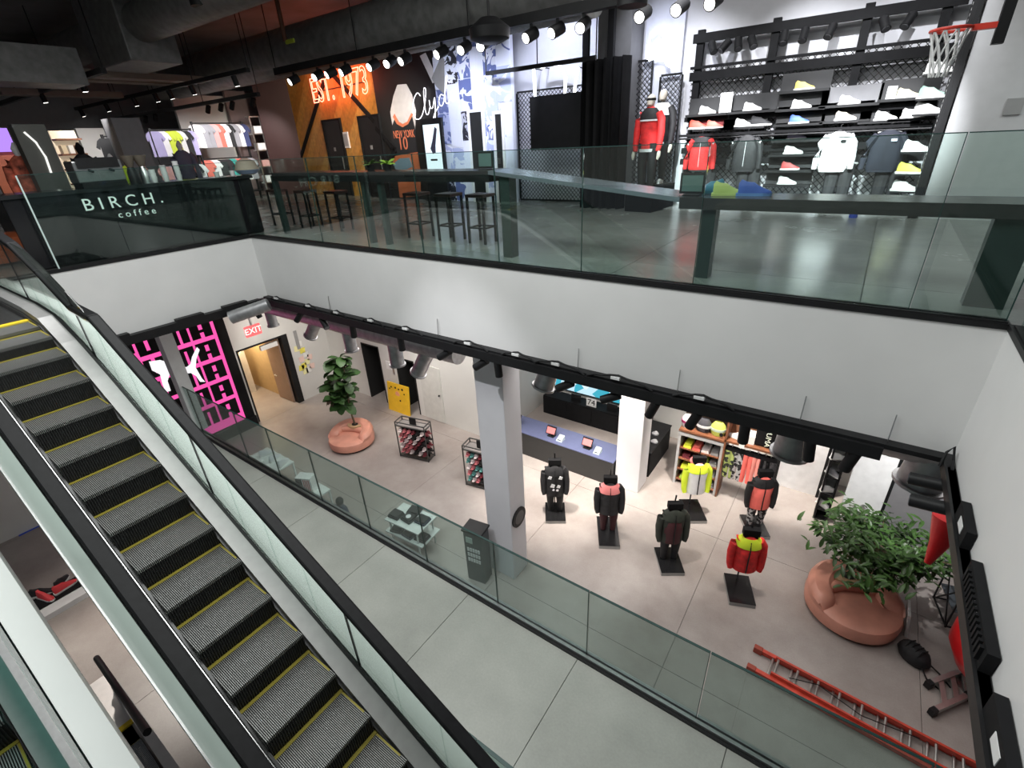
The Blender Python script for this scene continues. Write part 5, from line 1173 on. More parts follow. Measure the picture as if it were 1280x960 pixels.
def ledge(px, py, lab, m, sole=None, card=False, back=BPAN, w_=.75, h_=.30, rz=None, two=None):
    p = ony(px, py+4, YM-.2); x_, z_ = p.x, p.z
    if back: b_o = obj('back_panel', MB().box(x_-w_/2-O.x, x_+w_/2-O.x, -.10, -.08, z_-.02, z_+h_), back, sw)
    obj('ledge', MB().box(x_-w_/2-O.x, x_+w_/2-O.x, -.32, -.08, z_-.05, z_-.005), BLACK, sw)
    shoe((x_, YM-.2, z_-.005), R(0) if rz is None else rz, m, lab, sc=1.15, sole=sole)
    if card: one('price_card', MB().box(x_+.24, x_+.48, YM-.22, YM-.21, z_-.005, z_+.36), SHW, 'white price card standing beside the '+lab.split(' on ')[0], 'card')
def smat(n_, c_): return mat('shoe_'+n_, c_, .55)
ledge(884, 138, 'white high-top sneaker on the ledge above the red shoes', SHW, card=True, w_=.85)
ledge(893, 156, 'coral low sneaker on the red backed ledge', smat('coral', (.80, .14, .10)), back=mat('red_back', (.20, .01, .015), .5), w_=.85)
shoe((ony(873, 159, YM-.2).x, YM-.2, ony(893, 160, YM-.2).z-.005), R(0), smat('scarlet', (.75, .08, .05)), 'scarlet low sneaker on the red backed ledge', sc=1.35)
ledge(940, 134, 'white running sneaker on the grey lit ledge above the black jacket', SHW, w_=.9)
ledge(929, 154, 'white plain sneaker beside a black sneaker', SHW, w_=.85)
shoe((ony(950, 158, YM-.2).x, YM-.2, ony(929, 158, YM-.2).z-.005), R(0), BLKF, 'black sneaker beside a white plain sneaker', sc=1.35)
for px, py, lab, c_ in ((1005, 108, 'yellow sneaker on the topmost ledge of the stepped column', (.75, .60, .12)), (1001, 131, 'white sneaker on the ledge under the yellow one', (.78, .78, .78)), (998, 150, 'bright blue sneaker in the stepped column', (.06, .14, .60)), (995, 170, 'white and purple sneaker in the stepped column', (.50, .45, .65)), (991, 188, 'white sneaker on the ledge under the purple one', (.74, .74, .74)), (987, 208, 'black and red sneaker in the stepped column', (.40, .05, .05)), (983, 226, 'white sneaker on the lowest ledge of the stepped column', (.70, .70, .72))):
    ledge(px, py, lab, smat(lab.split()[0]+str(py), c_), w_=.85)
ledge(1061, 126, 'white chunky sneaker on the pale lit panel', SHW, w_=.95, back=mat('grey_back', (.16, .16, .17), .5))
ledge(1056, 146, 'cream low sneaker under the chunky white one', smat('cream', (.70, .62, .50)), w_=.8)
ledge(1134, 118, 'white and yellow high-top sneaker near the corner', smat('lemon', (.74, .68, .40)), w_=.85)
one('price_card', MB().box(ony(1108, 118, YM-.2).x, ony(1120, 118, YM-.2).x, YM-.22, YM-.21, ony(1112, 124, YM-.2).z, ony(1112, 108, YM-.2).z), SHW, 'white price card beside the yellow high-top near the corner', 'card')
ledge(1106, 146, 'white running sneaker on the long ledge above the navy sweater', SHW, w_=.8)
ledge(1140, 143, 'grey-white sneaker on the long ledge near the corner', smat('ash', (.6, .6, .6)), w_=.7)
for px, py in ((890, 165), (1000, 95), (905, 199), (1070, 165), (1120, 165)):
    pass
# hanging tops
def hung_top(label, px, py, m, ym=None, trim=None, Y_=YM-.38, s_=.88, dots=None):
    p = ony(px, py, Y_); r = thing('tracksuit_top', label, 'jacket', p); r.scale = (s_, s_, s_)
    obj('hanger', MB().tube([(-.2, 0, -.04), (0, 0, .04), (.2, 0, -.04)], .012, 6).tube([(0, 0, .04), (0, 0, .13), (.03, 0, .15)], .008, 6), STEEL, r)
    b2 = obj('body', MB().rings([(0, 0, -.74, .25, .06), (0, 0, -.70, .27, .075), (0, 0, -.35, .26, .08), (0, 0, -.10, .25, .07), (0, 0, -.02, .13, .05), (0, 0, .01, .08, .04)], 16), m, r, smooth=True)
    for s in (-1, 1): obj('sleeve', MB().tube([(s*.19, 0, -.07), (s*.29, -.01, -.22), (s*.33, -.03, -.5), (s*.34, -.04, -.72)], [.075, .08, .065, .05], 8), m, r, smooth=True)
    if ym:
        obj('yoke', MB().rings([(0, 0, -.22, .255, .088), (0, 0, -.09, .25, .078), (0, 0, 0, .13, .06)], 16, cap=False), ym, b2, smooth=True)
    if trim:
        for s in (-1, 1): obj('shoulder_stripe', MB().tube([(s*.235, -.02, -.14), (s*.31, -.03, -.17)], [.05, .05], 8), trim, b2)
    obj('zip', MB().bar((0, -.088, -.66), (0, -.088, -.12), .012, .006), trim or BLACK, b2)
    if dots: obj('chest_patch', MB().box(.06, .16, -.094, -.086, -.2, -.15), dots, b2)
    obj('waist_band', MB().rings([(0, 0, -.78, .235, .06), (0, 0, -.74, .245, .065)], 16), ym or m, b2)
    return r
hung_top('red tracksuit top with black shoulders and white stripes on the shoe wall', 878, 171, REDF, BLKF, WHF)
hung_top('black tracksuit top with white shoulder stripes on the shoe wall', 935, 169, BLKF, None, WHF)
hung_top('white long-sleeved sweater on the shoe wall rail', 1050, 165, WHF, dots=BLACKM)
hung_top('navy long-sleeved sweater with white side piping on the shoe wall rail', 1113, 163, mat('navy_knit', (.015, .018, .03), .8), dots=mat('patch_lilac', (.55, .6, .75), .6))
for px, lab in ((880, 'red tracksuit top'), (935, 'black tracksuit top'), (1048, 'white sweater'), (1112, 'navy sweater')):
    p = ony(px, 220, YM-.35); one('hanging_trousers', MB().rings([(p.x-.12, YM-.3, .25, .1, .05), (p.x-.11, YM-.3, .85, .13, .06)], 10).rings([(p.x+.12, YM-.3, .25, .1, .05), (p.x+.11, YM-.3, .85, .13, .06)], 10), BLKF, 'dark trousers hanging under the '+lab, 'trousers')
# wall spots above
for k_, (px, py) in enumerate(((893, 57), (909, 57), (925, 53), (942, 52), (982, 44), (1007, 40), (1040, 37), (1107, 25), (1138, 21))):
    x_ = mx(px, py).x; spotlight('wall_spotlight', 'unlit black spotlight on the beam above the shoe wall, %s from the curtain side' % ORDN[k_], (x_, YM-.12, ztb-.08), (random.uniform(-.5, .5), -.5, -.7), .24, .075, group='spotlights on the shoe wall beam')
# side unit with perforated uprights
xs_ = sx1+.12
r = thing('side_unit', 'slim black perforated shelf unit at the end of the shoe wall', 'shelf', (xs_, YM-.3, 0))
obj('side_panel', MB().box(-.05, .02, -.7, .3, 0, 4.6), BLACK, r)
for yy in (-.68, -.35): obj('perforated_upright', MB().box(-.10, -.05, yy, yy+.09, 0, 4.6), BLACK, r)
mb = MB()
for k in range(60): mb.box(-.103, -.099, -.655, -.615, .1+.07*k, .135+.07*k)
pf = obj('upright_slots', mb, mat('slot_pale', (.40, .40, .40), .5), r); pf['kind'] = 'stuff'
for k, (px, py, lab, c_) in enumerate(((1204, 84, 'white sneaker on the top shelf of the slim side unit', (.8, .8, .8)), (1192, 116, 'green and grey sneaker on the slim side unit', (.25, .38, .32)), (1183, 136, 'white sneaker under the green one on the side unit', (.8, .8, .8)), (1168, 184, 'white sneaker below the railing line on the side unit', (.75, .75, .75)), (1160, 212, 'yellow sneaker on the side unit', (.65, .65, .1)), (1152, 234, 'white sneaker on the lowest shelf of the side unit', (.75, .75, .75)))):
    p = ony(px-4, py+5, YM-.55); obj('shelf_bracket', MB().box(-.45, -.05, -.36, -.14, p.z-.03, p.z), BLACK, r)
    shoe((xs_-.25, YM-.55, p.z), R(-20), smat('side%d' % k, c_), lab, sc=1.35)
# white right wall, plate
wr = struct('wall_upper_right', MB().box(xs_+.05, 9, YW-1.05, YW-.9, 0, 5.3), mat('right_wall_grey', (.50, .50, .51), .6, vary=.04))
p = ony(1267, 134, YW-1.05); one('wall_switch', MB().box(p.x-.1, p.x+.1, YW-1.08, YW-1.05, p.z-.1, p.z+.12), mat('switch_grey', (.3, .3, .3), .4), 'square wall plate on the plain grey wall at the hoop side', 'switch')
# basketball hoop
YH = 6.6; c = ony(1189, 37, YH); rr_ = (ony(1216, 34, YH).x-ony(1163, 40, YH).x)/2
r = thing('basketball_hoop', 'small red basketball hoop with white net on a black post', 'basketball hoop', c)
HRED = mat('hoop_red', (.70, .05, .03), .4)
ring = [(rr_*math.cos(2*math.pi*i/24), rr_*math.sin(2*math.pi*i/24), 0) for i in range(25)]
obj('rim', MB().tube(ring, .014, 8), HRED, r); obj('bracket', MB().box(rr_, rr_+.16, -.04, .04, -.03, .015), HRED, r)
obj('post', MB().box(rr_+.16, rr_+.24, -.05, .05, -.15, 5.3-c.z), BLACK, r)
mb = MB(); nn = 10
for i in range(nn):
    for sg in (-1, 1):
        pts = []
        for k in range(6):
            t_ = k/5; rad_ = rr_*(1-.55*t_**.7); an = 2*math.pi*(i/nn)+sg*t_*1.1; pts.append((rad_*math.cos(an), rad_*math.sin(an), -t_*.36))
        mb.tube(pts, .008, 5)
obj('net', mb, mat('net_white', (.8, .8, .8), .7), r)
# ================================================================== UPPER FLOOR: FURNITURE
# long high table that steps down
YT0, YT1 = YF+.42, YF+1.0
def tz(px, py): return ony(px, py, YT0)
xA, xB, xC, xD = tz(338, 213).x, tz(610, 217).x, tz(850, 243).x, 2.6
zA, zC = (tz(540, 216).z+tz(420, 214).z)/2, tz(1100, 252).z
r = thing('high_table', 'long dark bar table sloping down along the glass railing', 'table', ((xA+xD)/2, (YT0+YT1)/2, 0)); O = Vector(r.location)
TBT = mat('table_top_dark', (.045, .04, .042), .25); TBS = mat('table_steel', (.42, .45, .52), .22, .7); LEG = mat('table_leg_green_black', (.03, .045, .042), .3)
def topseg(x0, x1, z0, z1, m, nm='table_top', th=.05):
    obj(nm, MB().hexa([Vector(p)-O for p in [(x0, YT0, z0-th), (x1, YT0, z1-th), (x1, YT1, z1-th), (x0, YT1, z0-th), (x0, YT0, z0), (x1, YT0, z1), (x1, YT1, z1), (x0, YT1, z0)]]), m, r)
topseg(xA, xB, zA, zA, TBT); topseg(xB, xC, zA, zC, TBS); topseg(xC, xD, zC, zC, TBT, th=.12)
topseg(xA, xB, zA-.05, zA-.05, BLACK, 'apron', .10)
for px, py, w_ in ((352, 260, .09), (462, 270, .09), (482, 270, .08), (635, 270, .16), (884, 290, .16)):
    x_ = ony(px, py, YT0+.1).x; zz = zA if x_ < xB else (zC if x_ > xC else zA+(zC-zA)*(x_-xB)/(xC-xB))
    obj('leg', MB().box(x_-w_/2-O.x, x_+w_/2-O.x, YT0+.05-O.y, YT0+(.15 if w_ < .1 else .22)-O.y, 0, zz-.05), LEG, r)
x_ = ony(1252, 320, YT0+.1).x; obj('leg', MB().box(x_-.14-O.x, x_+.14-O.x, YT0+.05-O.y, YT0+.2-O.y, 0, zC-.1), LEG, r)
# bar stools
SEAT = mat('stool_seat', (.05, .02, .018), .4)
st = thing('bar_stool', 'dark backless bar stool at the high table nearest the coffee counter', 'stool', (0, 0, 0), 0, 'stools at the high table')
obj('seat', MB().box(-.19, .19, -.17, .17, .74, .79), SEAT, st, bevel=.01)
for sx in (-1, 1):
    for sy in (-1, 1): obj('leg', MB().bar((sx*.17, sy*.15, 0), (sx*.165, sy*.145, .74), .035, .035), BLACK, st)
obj('foot_rail', MB().bar((-.17, -.15, .26), (.17, -.15, .26), .025, .025), BLACK, st); obj('foot_rail', MB().bar((-.17, .15, .26), (.17, .15, .26), .025, .025), BLACK, st)
obj('foot_rail', MB().bar((-.17, -.15, .26), (-.17, .15, .26), .025, .025), BLACK, st); obj('foot_rail', MB().bar((.17, -.15, .26), (.17, .15, .26), .025, .025), BLACK, st)
for i, (px, py) in enumerate(((368, 279), (408, 281), (446, 284), (528, 296), (568, 299), (604, 303))):
    q = onz(px, py, 0); q.y = YT1+.28; d_ = ray(px, py); q.x = onz(px, py, 0).x
    lab = ['dark bar stool nearest the coffee counter', 'dark bar stool second from the coffee counter', 'dark bar stool third from the coffee counter', 'dark bar stool third from the sloping table end', 'dark bar stool second from the sloping table end', 'dark bar stool next to the sloping table end'][i]
    if i == 0: st.location = q; st['label'] = lab
    else: dup(st, q, 0, lab)
# things on the table
q = tz(858, 238); r = thing('tablet_stand', 'black framed tablet on the step of the bar table', 'tablet', (q.x, YT0+.2, zC))
obj('foot', MB().box(-.09, .09, -.06, .08, 0, .012), BLACK, r); obj('tablet', MB().box(-.14, .14, .0, .02, .02, .24), BLACK, r); obj('screen', MB().box(-.115, .115, -.004, 0, .045, .215), mat('tablet_screen', (.10, .16, .15), .2), r)
q = tz(596, 211); r = thing('tablet_stand', 'black framed tablet standing on the high end of the bar table', 'tablet', (q.x, YT0+.2, zA))
obj('foot', MB().box(-.09, .09, -.06, .08, 0, .012), BLACK, r); obj('tablet', MB().box(-.14, .14, .0, .02, .02, .24), BLACK, r); obj('screen', MB().box(-.115, .115, -.004, 0, .045, .215), mat('tablet_screen', (.10, .16, .15), .2), r)
shoe((tz(900, 243).x, YT0+.3, zC), R(15), mat('shoe_lime', (.42, .52, .15), .5), 'lime green sneaker lying on the bar table', sc=1.05, sole=mat('sole_lime', (.5, .6, .2), .5))
shoe((tz(935, 243).x, YT0+.3, zC), R(10), mat('shoe_royal', (.04, .10, .42), .5), 'royal blue sneaker lying on the bar table', sc=1.15, sole=mat('sole_blue', (.12, .25, .55), .5))
q = tz(872, 243); shoe((q.x, YT0+.45, zC), R(-160), mat('shoe_teal', (.05, .22, .34), .5), 'teal sneaker lying on the bar table by the tablet', sc=1.1, sole=mat('sole_teal', (.05, .2, .3), .5))
q = tz(1010, 262)
one('blue_tag', MB().tube([(onz(1066, 272, .0).x, onz(1066, 272, 0).y, 0), (onz(1066, 272, 0).x, onz(1066, 272, 0).y, .12)], .07, 10), mat('blue_plastic', (.03, .06, .35), .4), 'small blue cup on the polished floor beyond the bar table', 'cup')
# mop/pot plants on table
for i, (px, py) in enumerate(((447, 196), (468, 195))):
    q = tz(px, 216); r = thing('succulent', ['small green plant in a pot on the high table near the neon wall', 'small lime plant in a pot on the high table beside another'][i], 'plant', (q.x, YT0+.3, zA)); obj('pot', MB().rings([(0, 0, 0, .06, .06), (0, 0, .1, .075, .075)], 12), BLACK, r)
    lm = leaf_mesh(.16, .07, mat('succulent_%d' % i, [(.12, .2, .05), (.30, .45, .06)][i], .5))
    for k in range(12): leaf_at(lm, r, (0, 0, .1), k*.55, random.uniform(.1, .9), 1)
# ---------------------------------------------------------------- coffee counter
XC = XL-.22; zc_ = (onx(210, 225, XC).z+onx(310, 221, XC).z)/2
y0, y1 = 1.9, onx(330, 285, XC).y
r = thing('coffee_counter', 'black coffee counter lettered BIRCH coffee behind the corner glass', 'counter', (XC-.4, (y0+y1)/2, 0)); L = (y1-y0)/2
CBK = mat('counter_gloss_black', (.010, .010, .012), .15)
obj('counter_body', MB().box(-.4, .36, -L, L, 0, zc_-.06), CBK, r)
for k in range(4): obj('front_panel', MB().box(.36, .40, -L+2*L*k/4+.006, -L+2*L*(k+1)/4-.006, .03, zc_-.08), CBK, r)
obj('counter_top', MB().box(-.45, .44, -L-.03, L+.03, zc_-.06, zc_), mat('counter_top_black', (.02, .02, .022), .2), r)
SIGN = mat('sign_white', (.80, .84, .82), .5, emit=.35)
p = onx(156, 252, XC+.02); text('B I R C H .', .27, SIGN, Vector((.41, p.y, p.z))-Vector((0, (y0+y1)/2, 0)), Y, Z, .004, parent=r, sx=1.02)
p = onx(172, 266, XC+.02); text('c o f f e e', .15, SIGN, Vector((.41, p.y, p.z))-Vector((0, (y0+y1)/2, 0)), Y, Z, .004, parent=r, sx=1.05)
def on_counter(px): return Vector((XC-.35, onx(px, 215, XC-.35).y, zc_))
q = on_counter(120); r = thing('coffee_machine', 'steel and black coffee machine on the coffee counter', 'coffee machine', q)
obj('body', MB().box(-.22, .22, -.35, .35, .08, .42), STEEL, r, bevel=.02); obj('drip_tray', MB().box(-.2, .25, -.33, .33, 0, .08), BLACK, r); obj('head', MB().box(.05, .26, -.3, .3, .30, .46), BLACK, r)
for s in (-1, 1): obj('portafilter', MB().tube([(.2, s*.15, .27), (.36, s*.15, .25)], .022, 8), BLACK, r)
for i, (px, m, lab, cat) in enumerate(((165, BLACK, 'black coffee grinder beside the steel machine', 'grinder'), (180, STEEL, 'steel milk jug stand on the coffee counter', 'jug'))):
    q = on_counter(px); r = thing(['coffee_grinder', 'milk_jug'][i], lab, cat, q); obj('base', MB().rings([(0, 0, 0, .09, .09), (0, 0, .2, .08, .08), (0, 0, .28, .05, .05)], 14), m, r, smooth=True); obj('hopper', MB().rings([(0, 0, .28, .05, .05), (0, 0, .45, .11, .11), (0, 0, .47, .11, .11)], 14), mat('hopper_smoke', (.12, .10, .08), .2), r, smooth=True)
for i, px in enumerate((190, 205, 222, 270, 290)):
    q = on_counter(px); r = thing('cup_stack', ['white paper cups stacked by the grinder', 'white paper cups stacked behind the letter C', 'tall stack of white cups in the middle of the coffee counter', 'white cup near the corner of the coffee counter', 'white and blue bowl at the corner of the coffee counter'][i], 'cups', q)
    for k in range([3, 4, 5, 1, 1][i]): obj('cup', MB().rings([(0, 0, .06*k, .04, .04), (0, 0, .06*k+.1, .055, .055)], 12), SHW, r)
# bowl with blue band
q = on_counter(306); q.x += .12; r = thing('round_loaf_dish', 'round pale dish with blue rim on the corner of the coffee counter', 'dish', q); obj('dish', MB().rings([(0, 0, 0, .12, .12), (0, 0, .10, .24, .24), (0, 0, .26, .18, .18), (0, 0, .32, .05, .05)], 18), mat('dish_tan', (.55, .42, .34), .6), r, smooth=True); obj('rim', MB().rings([(0, 0, .02, .17, .17), (0, 0, .10, .25, .25)], 18, cap=False), mat('dish_blue', (.45, .5, .75), .5), r, smooth=True)
# ================================================================== UPPER FLOOR: FAR LEFT STORE
COLS = [('coral', (.75, .16, .12)), ('white', (.75, .74, .76)), ('black', (.02, .02, .022)), ('teal', (.05, .40, .36)), ('lime', (.55, .65, .06)), ('grey', (.30, .30, .33)), ('pink', (.70, .35, .34)), ('navy', (.03, .04, .12)), ('lilac', (.40, .36, .60))]
TS = [(-.12, 0), (-.2, -.06), (-.27, -.22), (-.2, -.28), (-.17, -.18), (-.18, -.72), (.18, -.72), (.17, -.18), (.2, -.28), (.27, -.22), (.2, -.06), (.12, 0)]
def bay_rack(label, px0, px1, ytop, Xp, seq, tiers=2, z_lo=.0):
    ya, yb = onx(px0, 190, Xp).y, onx(px1, 190, Xp).y; zt_ = onx((px0+px1)/2, ytop, Xp).z; w_ = yb-ya
    r = thing('clothes_bay', label, 'clothes rack', (Xp, (ya+yb)/2, 0))
    for s in (-1, 1): obj('post', MB().box(-.03, .03, s*w_/2-.03, s*w_/2+.03, 0, zt_), BLACK, r)
    gname = {'pale': 'bay by the dark poster', 'lime': 'bay by the grey column', 'grey': 'bay by the black mannequin'}[label.split(' of ')[1].split()[0]]
    for t_ in range(tiers):
        zr = zt_-.05-t_*(zt_-.4)/tiers*1.0; obj('hang_rail', MB().box(-.02, .02, -w_/2, w_/2, zr-.02, zr+.02), BLACK, r)
        n_ = len(seq[t_])
        for k, ci in enumerate(seq[t_]):
            nm, c_ = COLS[ci]; yy = ya+w_*(k+.5)/n_
            sc_ = min(1.0, (zt_-.4)/tiers/.85)
            one('hanging_shirt', MB().prism([(a*sc_, b2*sc_) for a, b2 in TS], (Xp+.02+.03*(k % 2), yy, zr-.04), Vector((math.sin(.5), math.cos(.5), 0)), Z, .05), mat('shirt_'+nm, c_, .8), '%s shirt, %s rail of the %s, %s from the counter' % (nm, ['upper', 'lower'][t_], gname, ORDN[k]), 'shirt', 'shirts on the '+gname[:40])
    obj('shelf', MB().box(-.3, .25, -w_/2, w_/2, .28, .32), BLACK, r)
    return r
bay_rack('clothes bay of pale and dark tops beside the pink poster', 250, 312, 152, -19.5, [[1, 5, 5, 6, 0, 1, 2, 5, 1, 7], [0, 1, 2, 2, 3, 0, 1, 5]])
bay_rack('clothes bay of lime and lilac tops beside the grey column', 196, 246, 160, -19.0, [[8, 1, 4, 4, 1, 2, 8], [6, 8, 5, 4, 0, 2, 1]])
bay_rack('clothes bay of grey tops near the dark mannequin', 135, 152, 168, -17.5, [[2, 5, 6], [1, 2]])
q0, q1 = onx(312, 150, -20).y, onx(349, 150, -20).y; zt_ = onx(330, 146, -20).z
r = thing('pigeonhole_shelf', 'steel pigeonhole shelf of pink and white boxes beside the dark red wall', 'shelf', (-20, (q0+q1)/2, 0)); w_ = (q1-q0)/2
for s in (-1, -.33, .33, 1): obj('divider', MB().box(-.02, .02, s*w_-.02, s*w_+.02, 0, zt_), STEEL, r)
for k in range(5): obj('shelf_board', MB().box(-.3, .02, -w_, w_, .5+k*(zt_-.5)/4-.02, .5+k*(zt_-.5)/4+.02), STEEL, r)
for k in range(4):
    for j in range(3):
        z_ = .5+k*(zt_-.5)/4+.02; yy = (q0+q1)/2-w_+2*w_*(j+.5)/3; nm = ['white', 'pink', 'white'][(k+j) % 3]
        one('shoe_box', MB().box(-20.25, -19.95, yy-w_*.25, yy+w_*.25, z_, z_+.24), mat('shirt_'+nm, dict(COLS)[nm], .7), nm+' box on shelf %s of the pigeonhole shelf' % ['one', 'two', 'three', 'four'][k], 'box', 'boxes on the pigeonhole shelf')
def slab_x(name, px0, px1, py1, Xp, m, label, cat, th=.15, z0=0):
    a, b2 = onx(px0, 190, Xp).y, onx(px1, 190, Xp).y; z_ = onx((px0+px1)/2, py1, Xp).z
    return one(name, MB().box(Xp-th, Xp, a, b2, z0, z_), m, label, cat)
struct('wall_column_slab', MB().box(-14.6, -14.3, onx(26, 190, -14.5).y, onx(66, 190, -14.5).y, 0, onx(40, 156, -14.5).z), mat('slab_dark_grey', (.10, .10, .09), .5))
P = [onx(px, py, -14.28) for px, py in ((30, 165), (45, 178), (57, 196), (64, 216))]
one('neon_arc', MB().tube(P, .02, 6), emis('soft_white', (.9, .9, .85), 1.2), 'thin pale curved light strip on the dark grey slab', 'light strip', base=tuple(P[-1]))
struct('wall_column_mid', MB().box(-17.5, -16.8, onx(150, 190, -17).y, onx(185, 190, -17).y, 0, onx(165, 148, -17).z), mat('mid_column_grey', (.20, .20, .21), .6))
slab_x('display_partition', 106, 140, 160, -20.5, WALLW, 'bright white partition behind the dark mannequin', 'partition')
slab_x('display_partition', 236, 308, 120, -21.5, WALLW, 'bright white partition above the clothes bay by the poster', 'partition')
slab_x('poster', 300, 348, 115, -21.2, mat('poster_grey_pink', (.22, .16, .16), .5), 'tall dark poster behind the pigeonhole shelf', 'poster')
q0, q1 = onx(72, 190, -18).y, onx(104, 190, -18).y; zt_ = onx(88, 163, -18).z
r = thing('lit_shelving', 'warm lit cream wall shelving beside the dark grey slab', 'shelf', (-18, (q0+q1)/2, 0)); w_ = (q1-q0)/2
obj('back_panel', MB().box(-.1, -.05, -w_, w_, 0, zt_), mat('cream_lit', (.80, .66, .48), .6, emit=.35), r)
for k in range(6): obj('shelf_board', MB().box(-.05, .3, -w_, w_, .3+k*zt_/6.5, .34+k*zt_/6.5), WOODR, r)
for k in range(5):
    for j in range(3): one('shoe_box', MB().box(-18, -17.75, (q0+q1)/2-w_*.8+j*w_*.55, (q0+q1)/2-w_*.8+(j+.7)*w_*.55, .34+k*zt_/6.5, .34+k*zt_/6.5+.2), mat('box_tan%d' % j, [(.7, .55, .35), (.75, .7, .62), (.45, .3, .2)][j], .7), ['tan', 'cream', 'brown'][j]+' box on board %s of the warm lit shelving' % ['one', 'two', 'three', 'four', 'five'][k], 'box')
def dark_manneq(px, py, Xp, jm, label):
    p = onx(px, py, Xp); h_ = p.z; r = thing('store_mannequin', label, 'mannequin', (Xp, p.y, 0), R(70)); k = h_/1.86; r.scale = (k, k, k)
    obj('trousers', MB().tube([(-.1, 0, .95), (-.11, 0, .04)], [.11, .07], 10).tube([(.1, 0, .95), (.11, 0, .04)], [.11, .07], 10), BLKF, r, smooth=True)
    obj('jacket', torso(.21, .13, .80), jm, r, smooth=True)
    for s in (-1, 1): obj('sleeve', sleeve(s, .21, .80), jm, r, smooth=True)
    obj('head', MB().rings([(0, 0, 1.58, .05, .055), (0, 0, 1.65, .06, .08), (0, 0, 1.75, .08, .1), (0, 0, 1.86, .02, .03)], 12), BLACKM if jm == BLKF else SHW, r, smooth=True)
dark_manneq(96, 178, -15.5, BLKF, 'all black mannequin in front of the warm lit shelving')
dark_manneq(16, 178, -15.0, mat('orange_print', (.60, .12, .07), .8, vary=.9, scale=6), 'mannequin with white head in orange patterned top')
dark_manneq(222, 176, -17.2, mat('purple_grey', (.14, .13, .2), .8), 'mannequin in purple-grey top among the clothes bays')
dark_manneq(136, 192, -15.0, NEON, 'mannequin in neon yellow top near the coffee counter')
slab_x('purple_screen', 0, 22, 160, -19, emis('purple_screen', (.45, .25, .9), 1.2), 'glowing purple screen behind the orange mannequin', 'screen', z0=1.9)
slab_x('orange_poster', -20, 30, 190, -19.2, mat('poster_orange', (.55, .15, .07), .6), 'orange poster panel under the purple screen', 'poster')
# railing-side items seen beyond the near escalator: orange bench and poster
p = onx(4, 330, -12.5); r = thing('orange_pouf', 'orange round pouf on the floor beside the top of the escalator', 'pouf', (-12.5, p.y, 0))
obj('cushion', MB().rings([(0, 0, .05, .4, .4), (0, 0, .2, .46, .46), (0, 0, .45, .42, .42), (0, 0, .5, .2, .2)], 20), mat('pouf_orange', (.75, .18, .06), .5), r, smooth=True); obj('foot', MB().rings([(0, 0, 0, .3, .3), (0, 0, .06, .3, .3)], 16), BLACK, r)
# ================================================================== UPPER CEILING: DUCTS, TRACKS, LAMPS
YD2 = 9.6
za_ = (ony(360, 62, YD2).z+ony(620, 8, YD2).z)/2
duct_run('ceiling_duct', 'large dark spiral duct running over the plank and collage walls', (ony(205, 60, YD2).x, YD2, za_), (ony(740, -40, YD2).x, YD2, za_), .55, DUCTD)
YD3 = 6.6
p = ony(150, 40, YD3); 
one('plenum_box', MB().box(p.x-1.3, p.x+1.1, YD3-.4, YD3+.8, p.z-.75, p.z+.9), DUCTD, 'square dark duct plenum box under the ceiling left of the hanging rods', 'duct box', bevel=.03)
duct_run('ceiling_duct', 'dark spiral duct feeding the square plenum box', (ony(-60, 50, YD3).x, YD3+.1, p.z+.1), (p.x-1.25, YD3+.1, p.z+.1), .42, DUCTD)
pp = ony(250, 50, YD3); duct_run('ceiling_duct', 'dark ribbed duct leaving the square plenum box towards the neon wall', (p.x+1.05, YD3+.1, p.z+.05), (ony(345, 40, YD3).x, YD3+.1, p.z+.05), .40, DUCTD)
p = onx(35, 85, -17); one('duct_offset', MB().box(-17.6, -16.4, p.y-.8, p.y+.9, p.z-.35, p.z+.4), DUCTD, 'rectangular dark duct section with flanges below the spiral duct', 'duct box')
for i, (px0, px1, py, Xp) in enumerate(((40, 235, 100, -19), (0, 150, 118, -21), (100, 250, 97, -18))):
    z_ = onx((px0+px1)/2, py, Xp).z; a, b2 = onx(px0, py, Xp).y, onx(px1, py, Xp).y
    one('cable_tray', MB().box(Xp-.25, Xp+.25, a, b2, z_-.06, z_).box(Xp-.25, Xp-.22, a, b2, z_, z_+.1).box(Xp+.22, Xp+.25, a, b2, z_, z_+.1), mat('tray_tan', (.26, .21, .17), .6), ['tan cable tray under the dark ceiling nearest the counter', 'tan cable tray under the dark ceiling farthest back', 'tan cable tray under the plenum box'][i], 'cable tray')
def track_x(label, a, b2, Y_, th=.12):
    z_ = (ony(*a, Y_).z+ony(*b2, Y_).z)/2; x0, x1 = ony(*a, Y_).x, ony(*b2, Y_).x
    r = thing('light_track', label, 'light track', ((x0+x1)/2, Y_, z_)); obj('track_body', MB().box(-(x1-x0)/2, (x1-x0)/2, -th/2, th/2, -th/2, th/2), BLACK, r)
    n_ = max(2, int((x1-x0)/3))
    for k in range(n_+1): obj('hanger_rod', MB().tube([(-(x1-x0)/2+(x1-x0)*k/n_, 0, th/2), (-(x1-x0)/2+(x1-x0)*k/n_, 0, 5.3-z_)], .012, 6), BLACK, r)
    return z_-th/2
LIT = 'bright lit spotlight on the long upper track, %s from the coffee counter'
YK = 9.0; zk = track_x('long black upper track carrying bright spotlights before the neon and collage walls', (345, 88), (790, 0), YK, .16)
for k_, px in enumerate((365, 395, 412, 430, 465, 486, 505, 551, 580, 604, 664, 697, 730, 806, 853, 896)):
    py = 88+(px-345)*(-88/445); x_ = ony(px, py, YK).x
    spotlight('upper_spotlight', LIT % ORDN[k_], (x_, YK, zk), (random.uniform(-.3, .1), -.75, -.35), .26, .10, True, 'lit spotlights on the long upper track', stem=.14)
YK2 = 8.1; zk2 = track_x('black upper track over the coffee counter with small downlights', (-30, 161), (312, 95), YK2, .10)
